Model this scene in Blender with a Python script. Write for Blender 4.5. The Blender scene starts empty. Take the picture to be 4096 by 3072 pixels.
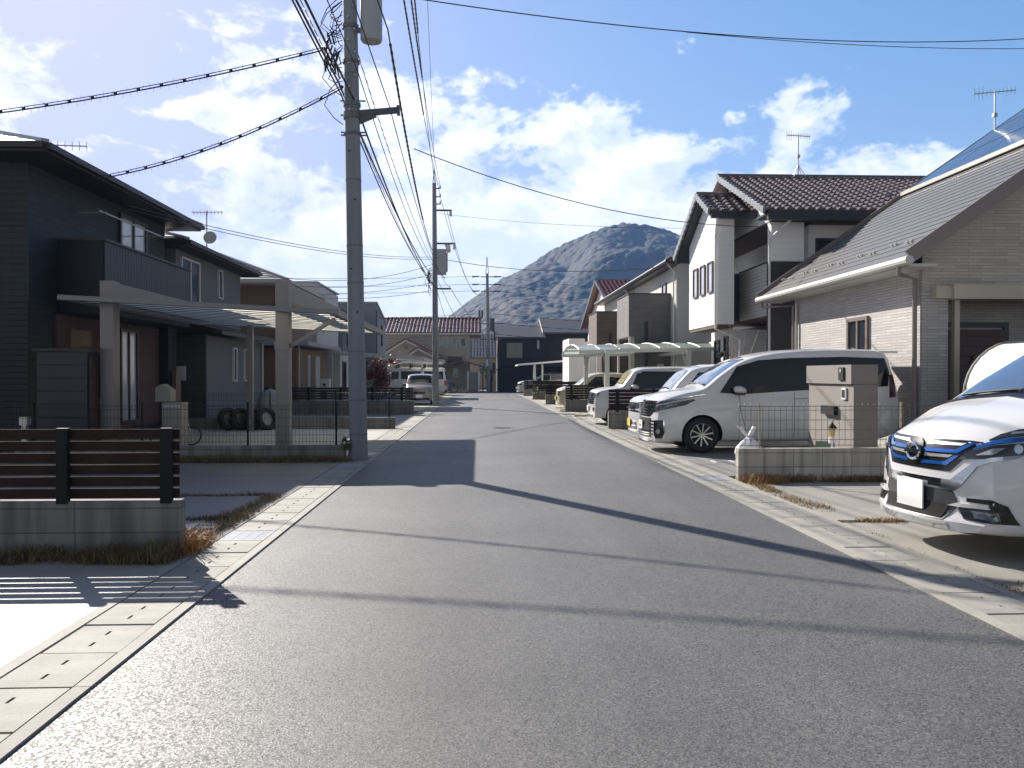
import bpy, bmesh, math, random
from mathutils import Vector, Matrix, noise as mnoise
from mathutils.bvhtree import BVHTree
from mathutils.geometry import delaunay_2d_cdt
random.seed(7)
R = math.radians
SC = bpy.context.scene
COL = SC.collection

# ------------------------------------------------------------------ camera
cam_d = bpy.data.cameras.new("camera")
cam = bpy.data.objects.new("camera", cam_d); COL.objects.link(cam)
cam_d.sensor_width = 36.0; cam_d.lens = 29.0
cam_d.clip_start = 0.05; cam_d.clip_end = 6000
cam.location = (0, 0, 1.5)
cam.rotation_euler = (R(90 - 0.62), 0, R(-2.34))
SC.camera = cam

# ------------------------------------------------------------------ light
SUN_AZ, SUN_EL = 32.5, 30.0          # degrees left of the street axis (+Y), elevation
sd = Vector((-math.sin(R(SUN_AZ)) * math.cos(R(SUN_EL)), math.cos(R(SUN_AZ)) * math.cos(R(SUN_EL)), math.sin(R(SUN_EL))))
sun_d = bpy.data.lights.new("sun", 'SUN'); sun_d.energy = 5.0; sun_d.angle = R(0.53); sun_d.color = (1, .935, .85)
sun = bpy.data.objects.new("sun", sun_d); COL.objects.link(sun)
sun.rotation_euler = sd.to_track_quat('Z', 'Y').to_euler(); sun.location = (-20, 30, 40)
SC.view_settings.view_transform = 'Standard'; SC.view_settings.look = 'None'
SC.view_settings.gamma = 1; SC.view_settings.exposure = 1.0
SC.cycles.max_bounces = 6; SC.cycles.transparent_max_bounces = 12
SC.cycles.use_denoising = True
SC.cycles.volume_bounces = 0

W = bpy.data.worlds.new("World"); SC.world = W; W.use_nodes = True
def world_nodes():
    nt = W.node_tree; nt.nodes.clear(); L = nt.links.new
    def n(t, **k):
        x = nt.nodes.new(t)
        for a, b in k.items(): setattr(x, a, b)
        return x
    def m(op, a, b=None, c=None, clamp=False):
        x = n('ShaderNodeMath', operation=op); x.use_clamp = clamp
        for i, v in enumerate((a, b, c)):
            if v is None: continue
            if isinstance(v, (int, float)): x.inputs[i].default_value = v
            else: L(v, x.inputs[i])
        return x.outputs[0]
    def ramp(fac, pts, interp='EASE'):
        r = n('ShaderNodeValToRGB'); r.color_ramp.interpolation = interp; e = r.color_ramp.elements
        while len(e) < len(pts): e.new(.5)
        for q, (p, v) in zip(e, pts): q.position = p; q.color = (v, v, v, 1)
        L(fac, r.inputs[0]); return r.outputs[0]
    sky = n('ShaderNodeTexSky', sky_type='NISHITA'); sky.sun_disc = False
    sky.sun_elevation = R(SUN_EL); sky.sun_rotation = R(-SUN_AZ)
    sky.air_density = 1.0; sky.dust_density = .6; sky.ozone_density = 2.2; sky.altitude = 50
    tc = n('ShaderNodeTexCoord'); sp = n('ShaderNodeSeparateXYZ'); L(tc.outputs['Generated'], sp.inputs[0])
    az = m('ARCTAN2', sp.outputs[0], sp.outputs[1]); el = m('ARCSINE', sp.outputs[2])
    def cloud_noise(daz, d_el, sc, det, rough=.55, dist=.0, seed=0.):
        c = n('ShaderNodeCombineXYZ')
        L(m('MULTIPLY', m('ADD', az, daz), 1.0), c.inputs[0]); L(m('MULTIPLY', m('ADD', el, d_el), 1.5), c.inputs[1])
        c.inputs[2].default_value = seed
        t = n('ShaderNodeTexNoise'); t.inputs['Scale'].default_value = sc; t.inputs['Detail'].default_value = det
        t.inputs['Roughness'].default_value = rough; t.inputs['Distortion'].default_value = dist
        L(c.outputs[0], t.inputs['Vector']); return t.outputs['Fac']
    # amount of cloud by height above the horizon and by bearing
    top = ramp(m('MULTIPLY_ADD', az, .7, .5), [(0, .20), (.08, .28), (.3, .29), (.45, .30), (.57, .30), (.68, .258), (.84, .265), (.88, .215), (.96, .06)])
    rel = m('SUBTRACT', top, el)                                     # >0 below the top of the bank
    bias = ramp(m('MULTIPLY_ADD', rel, 1.25, .5), [(0, .0), (.25, .06), (.40, .13), (.465, .19), (.50, .31), (.56, .48), (.66, .62), (1, .66)])
    leftthin = ramp(m('MULTIPLY_ADD', az, .7, .5), [(.05, .15), (.30, .18), (.42, .17), (.52, .13), (.60, .03)])
    thin = m('MULTIPLY', leftthin, ramp(rel, [(.0, -.0), (.04, 1.0), (.14, 1.0), (.22, .3)]))
    puffs = m('MULTIPLY', m('MULTIPLY', leftthin, ramp(m('ADD', rel, .2), [(.03, 0), (.12, .62), (.19, .5), (.23, 0)])), 1.0)
    SEED = 6.9
    big = m('ADD', m('MULTIPLY', cloud_noise(0, 0, 6.5, 10, .60, .2, SEED), .75), m('MULTIPLY', cloud_noise(0, 0, 17, 9, .60, .1, SEED + 3), .25))
    d0 = m('ADD', m('SUBTRACT', m('ADD', m('MULTIPLY_ADD', big, 1.35, -.175), bias), thin), puffs)
    dens = ramp(d0, [(.77, 0), (.86, .65), (.96, 1)])
    off = cloud_noise(-.012, .022, 6.5, 7, .58, .2, SEED)
    shade = ramp(m('ADD', m('SUBTRACT', cloud_noise(0, 0, 6.5, 7, .58, .2, SEED), off), .5), [(.44, 0), (.56, 1)])
    low = ramp(el, [(.0, .62), (.10, .42), (.19, .62), (.27, 1)])     # grey undersides of the bank seen low down
    soft = cloud_noise(.3, .2, 9, 6, .6, 0, 9.1)
    k = m('MULTIPLY', m('MULTIPLY_ADD', shade, .45, .55), m('MULTIPLY_ADD', m('SUBTRACT', soft, .5), 1.2, low), None, True)
    sunw = ramp(m('MULTIPLY_ADD', az, .7, .5), [(0, 1), (.35, .6), (.6, .25), (1, .15)])
    k2 = m('ADD', m('MULTIPLY', k, .92), m('MULTIPLY', sunw, .30), None, True)
    cc = n('ShaderNodeMix', data_type='RGBA'); L(k2, cc.inputs['Factor'])
    cc.inputs['A'].default_value = (.48, .58, .78, 1); cc.inputs['B'].default_value = (1, 1, 1, 1)
    b1 = n('ShaderNodeBackground'); b1.inputs[1].default_value = .09
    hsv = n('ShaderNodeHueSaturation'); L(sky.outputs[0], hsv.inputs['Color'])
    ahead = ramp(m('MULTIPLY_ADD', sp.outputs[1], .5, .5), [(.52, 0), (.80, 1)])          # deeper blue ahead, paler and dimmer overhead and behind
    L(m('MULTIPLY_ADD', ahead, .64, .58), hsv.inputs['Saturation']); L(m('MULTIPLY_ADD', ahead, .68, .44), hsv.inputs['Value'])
    q = n('ShaderNodeSeparateColor'); L(hsv.outputs[0], q.inputs[0]); cb = n('ShaderNodeCombineColor')          # soft shoulder round the sun
    for i, K in enumerate((4.6, 4.9, 8.2)):
        ch = m('MAXIMUM', q.outputs[i], 0.0); L(m('DIVIDE', ch, m('SQRT', m('ADD', 1.0, m('POWER', m('DIVIDE', ch, K), 2.0)))), cb.inputs[i])
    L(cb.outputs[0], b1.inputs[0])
    b2 = n('ShaderNodeBackground'); b2.inputs[1].default_value = .72; L(cc.outputs['Result'], b2.inputs[0])
    mx = n('ShaderNodeMixShader'); L(m('MULTIPLY', dens, .97), mx.inputs[0]); L(b1.outputs[0], mx.inputs[1]); L(b2.outputs[0], mx.inputs[2])
    out = n('ShaderNodeOutputWorld'); L(mx.outputs[0], out.inputs[0])
world_nodes()

# ------------------------------------------------------------------ materials
MATS = {}
def mat(name, col, rough=.6, metal=0., var=.12, vs=1.5, bump=0., bs=60., pat=None, spec=.5, coat=0., trans=0., streak=0., local=False, fine=0., transl=0., island=0.):
    if name in MATS: return MATS[name]
    M = bpy.data.materials.new(name); M.use_nodes = True; MATS[name] = M
    nt = M.node_tree; L = nt.links.new; P = nt.nodes['Principled BSDF']
    def n(t, **k):
        x = nt.nodes.new(t)
        for a, b in k.items(): setattr(x, a, b)
        return x
    def m(op, a, b=None, c=None, clamp=False):
        x = n('ShaderNodeMath', operation=op); x.use_clamp = clamp
        for i, v in enumerate((a, b, c)):
            if v is None: continue
            if isinstance(v, (int, float)): x.inputs[i].default_value = v
            else: L(v, x.inputs[i])
        return x.outputs[0]
    if local: pos = n('ShaderNodeTexCoord').outputs['Object']
    else: pos = n('ShaderNodeNewGeometry').outputs['Position']
    P.inputs['Roughness'].default_value = rough; P.inputs['Metallic'].default_value = metal
    P.inputs['Specular IOR Level'].default_value = spec
    if coat: P.inputs['Coat Weight'].default_value = coat; P.inputs['Coat Roughness'].default_value = .04
    if trans: P.inputs['Transmission Weight'].default_value = trans
    fac = None                                     # a multiplier on the base colour
    def mul(a):
        nonlocal fac
        fac = a if fac is None else m('MULTIPLY', fac, a)
    if var:
        t = n('ShaderNodeTexNoise'); t.inputs['Scale'].default_value = vs; t.inputs['Detail'].default_value = 6; t.inputs['Roughness'].default_value = .6
        L(pos, t.inputs['Vector']); mul(m('MULTIPLY_ADD', m('SUBTRACT', t.outputs['Fac'], .5), var * 3.2, 1.0))
    if fine:
        t = n('ShaderNodeTexNoise'); t.inputs['Scale'].default_value = 45; t.inputs['Detail'].default_value = 3
        L(pos, t.inputs['Vector']); mul(m('MULTIPLY_ADD', m('SUBTRACT', t.outputs['Fac'], .5), fine * 3, 1.0))
    if streak:                                     # run-off stains down a wall
        s = n('ShaderNodeMapping'); s.inputs['Scale'].default_value = (5, 5, .35); L(pos, s.inputs['Vector'])
        t = n('ShaderNodeTexNoise'); t.inputs['Scale'].default_value = 1.6; t.inputs['Detail'].default_value = 5; L(s.outputs[0], t.inputs['Vector'])
        r = n('ShaderNodeMapRange'); r.inputs['From Min'].default_value = .45; r.inputs['From Max'].default_value = .72
        r.inputs['To Min'].default_value = 1; r.inputs['To Max'].default_value = 1 - streak; L(t.outputs['Fac'], r.inputs['Value']); mul(r.outputs[0])
    if island: mul(m('MULTIPLY_ADD', n('ShaderNodeNewGeometry').outputs['Random Per Island'], island * 2, 1 - island))
    hgt = None
    if pat:
        sp = n('ShaderNodeSeparateXYZ'); L(pos, sp.inputs[0])
        hx = m('ADD', sp.outputs[0], sp.outputs[1])
        if pat[0] == 'brick':
            cb = n('ShaderNodeCombineXYZ'); L(hx, cb.inputs[0]); L(sp.outputs[2], cb.inputs[1])
            b = n('ShaderNodeTexBrick'); b.inputs['Scale'].default_value = 1; b.inputs['Brick Width'].default_value = pat[1]; b.inputs['Row Height'].default_value = pat[2]
            b.inputs['Mortar Size'].default_value = pat[3]; b.inputs['Mortar Smooth'].default_value = .2; b.offset = pat[5] if len(pat) > 5 else .5
            b.inputs['Color1'].default_value = (1.08,) * 3 + (1,); b.inputs['Color2'].default_value = (.86,) * 3 + (1,); b.inputs['Mortar'].default_value = (pat[4],) * 3 + (1,)
            L(cb.outputs[0], b.inputs['Vector']); q = n('ShaderNodeSeparateColor'); L(b.outputs['Color'], q.inputs[0]); mul(q.outputs[0])
            hgt = m('SUBTRACT', 1.0, b.outputs['Fac'])
        else:
            co = sp.outputs[2] if pat[0] == 'h' else hx
            if pat[0] == 'x': co = sp.outputs[0]
            if pat[0] == 'y': co = sp.outputs[1]
            fr = m('FRACT', m('DIVIDE', co, pat[1]))
            ln = n('ShaderNodeMapRange'); ln.inputs['From Min'].default_value = 0; ln.inputs['From Max'].default_value = pat[2]
            ln.inputs['To Min'].default_value = pat[3]; ln.inputs['To Max'].default_value = 1; L(fr, ln.inputs['Value']); mul(ln.outputs[0])
            hgt = m('MINIMUM', m('DIVIDE', fr, max(pat[2], .01)), 1.0)
    if fac is not None:
        x = n('ShaderNodeVectorMath', operation='SCALE'); x.inputs[0].default_value = col[:3]; L(fac, x.inputs['Scale']); L(x.outputs[0], P.inputs['Base Color'])
    else: P.inputs['Base Color'].default_value = (*col[:3], 1)
    nrm = None
    if hgt is not None:
        bp = n('ShaderNodeBump'); bp.inputs['Strength'].default_value = .7; bp.inputs['Distance'].default_value = .012; L(hgt, bp.inputs['Height']); nrm = bp.outputs[0]
    if bump:
        t = n('ShaderNodeTexNoise'); t.inputs['Scale'].default_value = bs; t.inputs['Detail'].default_value = 4; L(pos, t.inputs['Vector'])
        bp = n('ShaderNodeBump'); bp.inputs['Strength'].default_value = bump; bp.inputs['Distance'].default_value = .01; L(t.outputs['Fac'], bp.inputs['Height'])
        if nrm: L(nrm, bp.inputs['Normal'])
        nrm = bp.outputs[0]
    if nrm: L(nrm, P.inputs['Normal'])
    if transl:
        o = nt.nodes['Material Output']; tr = n('ShaderNodeBsdfTranslucent'); tr.inputs[0].default_value = (*[min(1, c * 1.0) for c in col[:3]], 1)
        mx = n('ShaderNodeMixShader'); mx.inputs[0].default_value = transl; L(P.outputs[0], mx.inputs[1]); L(tr.outputs[0], mx.inputs[2]); L(mx.outputs[0], o.inputs[0])
    return M

# ------------------------------------------------------------------ mesh building
class B:
    def __init__(s): s.v = []; s.f = []; s.m = []; s.mi = 0
    def add(s, vs, fs):
        k = len(s.v); s.v += [tuple(v) for v in vs]; s.f += [tuple(i + k for i in f) for f in fs]; s.m += [s.mi] * len(fs); return s
    def box(s, x0, x1, y0, y1, z0, z1):
        return s.add([(x0, y0, z0), (x1, y0, z0), (x1, y1, z0), (x0, y1, z0), (x0, y0, z1), (x1, y0, z1), (x1, y1, z1), (x0, y1, z1)],
                     [(0, 3, 2, 1), (4, 5, 6, 7), (0, 1, 5, 4), (1, 2, 6, 5), (2, 3, 7, 6), (3, 0, 4, 7)])
    def prism(s, pts, vec):
        n = len(pts); v = Vector(vec); q = [Vector(p) for p in pts]
        return s.add(q + [p + v for p in q], [tuple(range(n))[::-1], tuple(range(n, 2 * n))] + [(i, (i + 1) % n, n + (i + 1) % n, n + i) for i in range(n)])
    def quad(s, *p): return s.add(p, [tuple(range(len(p)))])
    def slab(s, a, b, c, d, t):                    # a thick panel: t is the thickness vector
        return s.prism([a, b, c, d], t)
    def bar(s, p, q, w, h=None, up=(0, 0, 1)):
        p, q = Vector(p), Vector(q); d = (q - p).normalized(); up = Vector(up)
        if abs(d.dot(up)) > .99: up = Vector((0, 1, 0))
        a = d.cross(up).normalized(); b = a.cross(d); h = h or w
        return s.prism([p + a * sx * w / 2 + b * sy * h / 2 for sx, sy in ((-1, -1), (1, -1), (1, 1), (-1, 1))], q - p)
    def tube(s, path, r, n=6, caps=True):
        P = [Vector(p) for p in path]; rr = r if isinstance(r, (list, tuple)) else [r] * len(P); k = len(P); vs = []; ref = None
        for i, p in enumerate(P):
            d = (P[min(i + 1, k - 1)] - P[max(i - 1, 0)]).normalized()
            if ref is None:
                ref = Vector((0, 0, 1)) if abs(d.z) < .9 else Vector((1, 0, 0))
            a = d.cross(ref).normalized(); b = a.cross(d).normalized(); ref = b
            vs += [p + (a * math.cos(6.28318 * j / n) + b * math.sin(6.28318 * j / n)) * rr[i] for j in range(n)]
        fs = [(i * n + j, i * n + (j + 1) % n, (i + 1) * n + (j + 1) % n, (i + 1) * n + j) for i in range(k - 1) for j in range(n)]
        if caps: fs += [tuple(range(n))[::-1], tuple(range((k - 1) * n, k * n))]
        return s.add(vs, fs)
    def cyl(s, p, q, r, r2=None, n=14): return s.tube([p, q], [r, r if r2 is None else r2], n)
    def ball(s, c, r, n=8, sz=1.):
        c = Vector(c); vs = []; fs = []; k = n // 2 + 1
        for i in range(k + 1):
            th = math.pi * i / k
            for j in range(n):
                ph = 6.28318 * j / n; vs.append(c + Vector((math.sin(th) * math.cos(ph), math.sin(th) * math.sin(ph), math.cos(th) * sz)) * r)
        for i in range(k):
            for j in range(n): fs.append((i * n + j, (i + 1) * n + j, (i + 1) * n + (j + 1) % n, i * n + (j + 1) % n))
        return s.add(vs, fs)
    def obj(s, name, m, parent=None, smooth=False, kind=None, label=None, angle=None):
        me = bpy.data.meshes.new(name); o = bpy.data.objects.new(name, me); COL.objects.link(o)
        off = Vector((0, 0, 0))
        if parent is not None:
            o.parent = parent
            r = parent
            while r.parent: r = r.parent
            if not r.get('_local'): off = r.location
        vs = [Vector(v) - off for v in s.v]
        me.from_pydata(vs, [], s.f)
        for mm in (m if isinstance(m, (list, tuple)) else [m]): me.materials.append(mm)
        if any(s.m): me.polygons.foreach_set('material_index', s.m)
        bm = bmesh.new(); bm.from_mesh(me); bmesh.ops.recalc_face_normals(bm, faces=bm.faces); bm.to_mesh(me); bm.free()
        if smooth or angle:
            for p in me.polygons: p.use_smooth = True
            if angle: me.set_sharp_from_angle(angle=R(angle))
        if kind: o['kind'] = kind
        if label: o['label'] = label
        return o

def thing(name, label, cat, loc, group=None, local=False, rz=0):
    o = bpy.data.objects.new(name, None); COL.objects.link(o); o.location = loc; o.rotation_euler = (0, 0, rz)
    o['label'] = label; o['category'] = cat; o.empty_display_size = .3
    if group: o['group'] = group
    if local: o['_local'] = 1
    return o
def tag(o, label, cat, group=None):
    o['label'] = label; o['category'] = cat
    if group: o['group'] = group
    return o

def stepped(b, A, Bp, C, D, n, step, thick=.08, lip=0.):
    """roof plane from eave A-B to ridge D-C laid in n overlapping courses"""
    A, Bp, C, D = map(Vector, (A, Bp, C, D)); N = (Bp - A).cross(D - A).normalized()
    if N.z < 0: N = -N
    for i in range(n):
        t0, t1 = i / n, (i + 1) / n
        p = [A.lerp(D, t0) + N * step, Bp.lerp(C, t0) + N * step, Bp.lerp(C, t1), A.lerp(D, t1)]
        b.quad(*p); b.quad(A.lerp(D, t0), Bp.lerp(C, t0), p[1], p[0])
    dn = Vector((0, 0, -thick))
    b.quad(A + dn, D + dn, C + dn, Bp + dn)
    b.quad(A, A + dn, Bp + dn, Bp); b.quad(A, D, D + dn, A + dn); b.quad(Bp, Bp + dn, C + dn, C)

def tiles(b, A, U, lu, S, ls, w=.3, h=.3, amp=.06, step=.035, sub=6):
    """S-tiles: A eave corner, U along the eave, S up the slope"""
    A, U, S = Vector(A), Vector(U).normalized(), Vector(S).normalized(); N = U.cross(S)
    if N.z < 0: N = -N
    nu = max(1, round(lu / w)); nv = max(1, round(ls / h)); w = lu / nu; h = ls / nv
    for j in range(nv):
        vs = []
        for row, (t, lift) in enumerate(((0, -.01), (0.0, step), (1.02, 0))):
            for i in range(nu * sub + 1):
                u = i / sub; ph = (u % 1.0); z = amp * (math.sqrt(max(0, 1 - (ph / .31 - 1) ** 2)) if ph < .62 else -.2 * math.sin(math.pi * (ph - .62) / .38))
                vs.append(A + U * (u * w) + S * ((j + t) * h) + N * (z + lift + (0 if row else -.03)))
        c = nu * sub + 1
        b.add(vs, [(r * c + i, r * c + i + 1, (r + 1) * c + i + 1, (r + 1) * c + i) for r in range(2) for i in range(c - 1)])

# ------------------------------------------------------------------ shared materials
asphalt = mat('asphalt', (.062, .060, .058), .55, var=.10, vs=.35)
def asphalt_nodes(M, lo, hi, sp_hi):
    nt = M.node_tree; L = nt.links.new; P = nt.nodes['Principled BSDF']
    g = nt.nodes.new('ShaderNodeNewGeometry')
    v = nt.nodes.new('ShaderNodeTexVoronoi'); v.inputs['Scale'].default_value = 105; L(g.outputs['Position'], v.inputs['Vector'])
    q = nt.nodes.new('ShaderNodeSeparateColor'); L(v.outputs['Color'], q.inputs[0])
    r = nt.nodes.new('ShaderNodeValToRGB'); e = r.color_ramp.elements
    e[0].position = .0; e[0].color = (lo * .5, lo * .5, lo * .5, 1); e[1].position = 1; e[1].color = (sp_hi, sp_hi * .97, sp_hi * .93, 1)
    e.new(.35).color = (lo, lo * .985, lo * .96, 1); e.new(.8).color = (hi, hi * .98, hi * .945, 1); L(q.outputs[0], r.inputs[0])
    # broad wear: smoother, slightly paler wheel tracks and darker damp-looking patches
    n1 = nt.nodes.new('ShaderNodeTexNoise'); n1.inputs['Scale'].default_value = .55; n1.inputs['Detail'].default_value = 7; n1.inputs['Roughness'].default_value = .62; L(g.outputs['Position'], n1.inputs['Vector'])
    mp = nt.nodes.new('ShaderNodeMapping'); mp.inputs['Scale'].default_value = (1.2, .12, 1); L(g.outputs['Position'], mp.inputs['Vector'])
    n2 = nt.nodes.new('ShaderNodeTexNoise'); n2.inputs['Scale'].default_value = .8; n2.inputs['Detail'].default_value = 4; L(mp.outputs[0], n2.inputs['Vector'])
    mq = nt.nodes.new('ShaderNodeMapping'); mq.inputs['Scale'].default_value = (.10, .75, 1); L(g.outputs['Position'], mq.inputs['Vector'])
    n4 = nt.nodes.new('ShaderNodeTexNoise'); n4.inputs['Scale'].default_value = .7; n4.inputs['Detail'].default_value = 5; L(mq.outputs[0], n4.inputs['Vector'])
    aq = nt.nodes.new('ShaderNodeMath'); aq.operation = 'MULTIPLY_ADD'; L(n4.outputs['Fac'], aq.inputs[0]); aq.inputs[1].default_value = .6; L(n2.outputs['Fac'], aq.inputs[2])
    ad = nt.nodes.new('ShaderNodeMath'); ad.operation = 'ADD'; L(n1.outputs['Fac'], ad.inputs[0]); L(aq.outputs[0], ad.inputs[1])
    mr = nt.nodes.new('ShaderNodeMapRange'); mr.inputs['From Min'].default_value = .95; mr.inputs['From Max'].default_value = 1.65; mr.inputs['To Min'].default_value = .68; mr.inputs['To Max'].default_value = 1.28; L(ad.outputs[0], mr.inputs['Value'])
    x = nt.nodes.new('ShaderNodeVectorMath'); x.operation = 'SCALE'; L(r.outputs[0], x.inputs[0]); L(mr.outputs[0], x.inputs['Scale']); L(x.outputs[0], P.inputs['Base Color'])
    rr = nt.nodes.new('ShaderNodeMapRange'); rr.inputs['To Min'].default_value = .46; rr.inputs['To Max'].default_value = .8; L(q.outputs[1], rr.inputs['Value']); L(rr.outputs[0], P.inputs['Roughness'])
    bp = nt.nodes.new('ShaderNodeBump'); bp.inputs['Strength'].default_value = .45; bp.inputs['Distance'].default_value = .004
    n3 = nt.nodes.new('ShaderNodeTexNoise'); n3.inputs['Scale'].default_value = 110; n3.inputs['Detail'].default_value = 3; L(g.outputs['Position'], n3.inputs['Vector'])
    a2 = nt.nodes.new('ShaderNodeMath'); a2.operation = 'ADD'; L(n3.outputs['Fac'], a2.inputs[0]); L(q.outputs[2], a2.inputs[1])
    L(a2.outputs[0], bp.inputs['Height']); L(bp.outputs[0], P.inputs['Normal'])
asphalt_nodes(asphalt, .090, .120, .165)
concrete = mat('concrete', (.36, .345, .31), .75, var=.13, vs=1.2, bump=.15, bs=90, fine=.05)
concrete_pale = mat('concrete_pale', (.37, .355, .33), .5, var=.10, vs=.9, bump=.12, bs=80, fine=.05)
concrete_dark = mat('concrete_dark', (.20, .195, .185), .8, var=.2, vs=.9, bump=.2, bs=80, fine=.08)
lid_mat = mat('gutter_lid_concrete', (.315, .30, .265), .8, var=.24, vs=2.6, bump=.25, bs=120, fine=.10, island=.10)
dark_gap = mat('dark_gap', (.02, .02, .018), .9, var=0)
steel_grate = mat('galvanised_grate', (.34, .37, .41), .45, metal=.0, var=.1, vs=8)
soil = mat('soil', (.16, .135, .10), .9, var=.3, vs=1.2, bump=.6, bs=20)
block_wall = mat('block_wall', (.235, .225, .205), .85, var=.18, vs=1.1, bump=.25, bs=70, pat=('brick', .9, .2, .006, .55, 0.), streak=.5, fine=.05)
block_pale = mat('block_wall_pale', (.40, .385, .35), .85, var=.16, vs=1.3, bump=.25, bs=70, pat=('brick', .42, .2, .007, .55, 0.), streak=.45, fine=.05)
brown_wood = mat('brown_slat', (.032, .020, .015), .8, var=.4, vs=5, bump=.2, bs=30, fine=.12, spec=.2)
black_metal = mat('black_metal', (.012, .012, .013), .7, var=.1, vs=4, spec=.25)
alu = mat('silver_aluminium', (.52, .51, .48), .35, metal=.55, var=.06, vs=3)
white_paint = mat('white_paint', (.72, .72, .70), .4, var=.05, vs=3)
glass = mat('window_glass', (.025, .03, .035), .04, var=.2, vs=.8, spec=.9)
glass_curtain = mat('curtained_glass', (.42, .43, .50), .12, var=.15, vs=1.5, spec=.8)

# ------------------------------------------------------------------ ground, road, gutters, driveways
b = B(); b.quad((-2600, -60, -.06), (2600, -60, -.06), (2600, 2600, -.06), (-2600, 2600, -.06)); b.obj('ground', soil, kind='structure')
XL0, XL1, XL2, XL3 = -2.43, -2.34, -1.94, -1.85      # left gutter: curb, lids, curb, asphalt edge
XR0, XR1, XR2, XR3 = 3.08, 3.17, 3.57, 3.66
YE = 66.0
b = B(); b.quad((XL3, -30, 0), (XR0, -30, 0), (XR0, YE, 0), (XL3, YE, 0))
b.quad((-60, YE, 0), (60, YE, 0), (60, 72.6, 0), (-60, 72.6, 0))
b.quad((XR0, YE - 3, .0), (XR0 + 3, YE, .0), (XR0, YE, 0)); b.quad((XL3, YE - 2, 0), (XL3, YE, 0), (XL3 - 2, YE, 0))
b.obj('road', asphalt, kind='structure')

def gutter(x0, x1, x2, x3, y0, y1, grates, name):
    b = B()
    rnd = random.Random(3)
    for xa, xb in ((x0, x1 - .012), (x2 + .012, x3)):                # curb strips in 2 m lengths
        y = y0
        while y < y1: b.mi = 0; b.box(xa, xb, y + .003, y + 1.997, -.05, .014); y += 2
    b.mi = 2; b.quad((x0, y0, -.03), (x3, y0, -.03), (x3, y1, -.03), (x0, y1, -.03))
    y = y0; xc = (x1 + x2) / 2; k = 0
    while y < y1:
        near = y < 24
        if k not in grates:
            b.mi = 0; dz = rnd.uniform(-.003, .003)
            z = .010 + dz
            if near:                                                  # two hand slots cut right through the lid
                sl = [(y + .115, y + .185), (y + .315, y + .385)]; ys = [y + .010] + [q for s in sl for q in s] + [y + .490]
                for q in range(len(ys) - 1):
                    if q % 2 == 0: b.box(x1, x2, ys[q], ys[q + 1], -.04, z)
                    else:
                        b.box(x1, xc - .009, ys[q], ys[q + 1], -.04, z); b.box(xc + .009, x2, ys[q], ys[q + 1], -.04, z)
            else: b.box(x1, x2, y + .012, y + .488, -.04, z)
        y += .5; k += 1
    return b.obj(name, [lid_mat, steel_grate, dark_gap], kind='structure')
GL = {int((g + 6) / .5) for g in (7.5, 13.5, 15.5, 24)}
GR = {int((g + 6) / .5) for g in (11.5, 24.5)}
gutter(XL0, XL1, XL2, XL3, -6, YE - 3, GL, 'left_gutter')
gutter(XR0, XR1, XR2, XR3, -6, YE - 3, GR, 'right_gutter')
def grate(x1, x2, y, label):
    t = thing('drain_grate', label, 'drain grate', ((x1 + x2) / 2, y + .25, 0), 'steel grates set among the gutter lids')
    f = B()
    for a in (y + .008, y + .472): f.box(x1, x2, a, a + .02, -.03, .012)
    for a in (x1, x2 - .02): f.box(a, a + .02, y + .03, y + .47, -.03, .0115)
    f.obj('frame', steel_grate, t)
    g = B()
    for i in range(21):
        a = y + .034 + i * .0205; g.box(x1 + .021, x2 - .021, a, a + .0165, -.02, .0105)
    for i in range(1, 4): a = x1 + (x2 - x1) * i / 4; g.box(a - .006, a + .006, y + .03, y + .47, -.02, .0125)
    g.obj('bars', steel_grate, t)
grate(XL1, XL2, 7.5, 'steel grate in left gutter beside the orange grass at the corner of the near wall')
grate(XL1, XL2, 13.5, 'steel grate in left gutter just in front of the near utility pole')
grate(XL1, XL2, 15.5, 'steel grate in left gutter just behind the near utility pole')
grate(XL1, XL2, 24.0, 'steel grate in left gutter beyond the low kerb wall of the silver carport')
grate(XR1, XR2, 11.5, 'steel grate in right gutter at the corner of the block wall with mesh fence')
grate(XR1, XR2, 24.5, 'steel grate in right gutter in front of the white minivan with black wheel arch shadow')
bpy.data.objects['drain_grate.005']['label'] = 'steel grate in right gutter beyond the nearest brown fence on the right'

def lot(name, m, x0, x1, y0, y1, z=.012, joints=(), along='y'):
    b = B(); ys = [y0] + list(joints) + [y1]
    for a, c in zip(ys[:-1], ys[1:]): b.box(x0, x1, a + (.012 if a != y0 else 0), c - (.012 if c != y1 else 0), -.05, z)
    return b.obj(name, m, kind='structure')
lot('near_left_driveway', concrete_pale, -14, XL0 - .004, -6, 6.72, joints=(2.2,))
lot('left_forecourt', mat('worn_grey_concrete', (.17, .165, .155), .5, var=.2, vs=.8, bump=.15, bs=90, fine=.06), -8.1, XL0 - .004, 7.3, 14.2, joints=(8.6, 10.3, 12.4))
lot('carport_floor', concrete, -8.4, XL0 - .004, 14.75, 23.0, joints=(17.4,))
lot('left_driveway_beyond', concrete, -7.6, XL0 - .004, 23.4, 31.2, joints=(26.5,))
lot('far_left_driveway', concrete, -7.8, XL0 - .004, 31.9, 60, joints=(36, 44, 52))
lot('near_right_driveway', mat('driveway_concrete', (.27, .255, .225), .8, var=.3, vs=.9, bump=.15, bs=90, fine=.07), XR3 + .004, 14, -6, 8.15)
lot('right_driveway', mat('driveway_concrete', (.27, .255, .225)), XR3 + .004, 12, 8.3, 11.2)
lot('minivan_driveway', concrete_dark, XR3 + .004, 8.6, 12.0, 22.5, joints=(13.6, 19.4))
lot('far_right_driveway', concrete, XR3 + .004, 8.4, 23.2, 33.2, joints=(26.2, 29.7))
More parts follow.
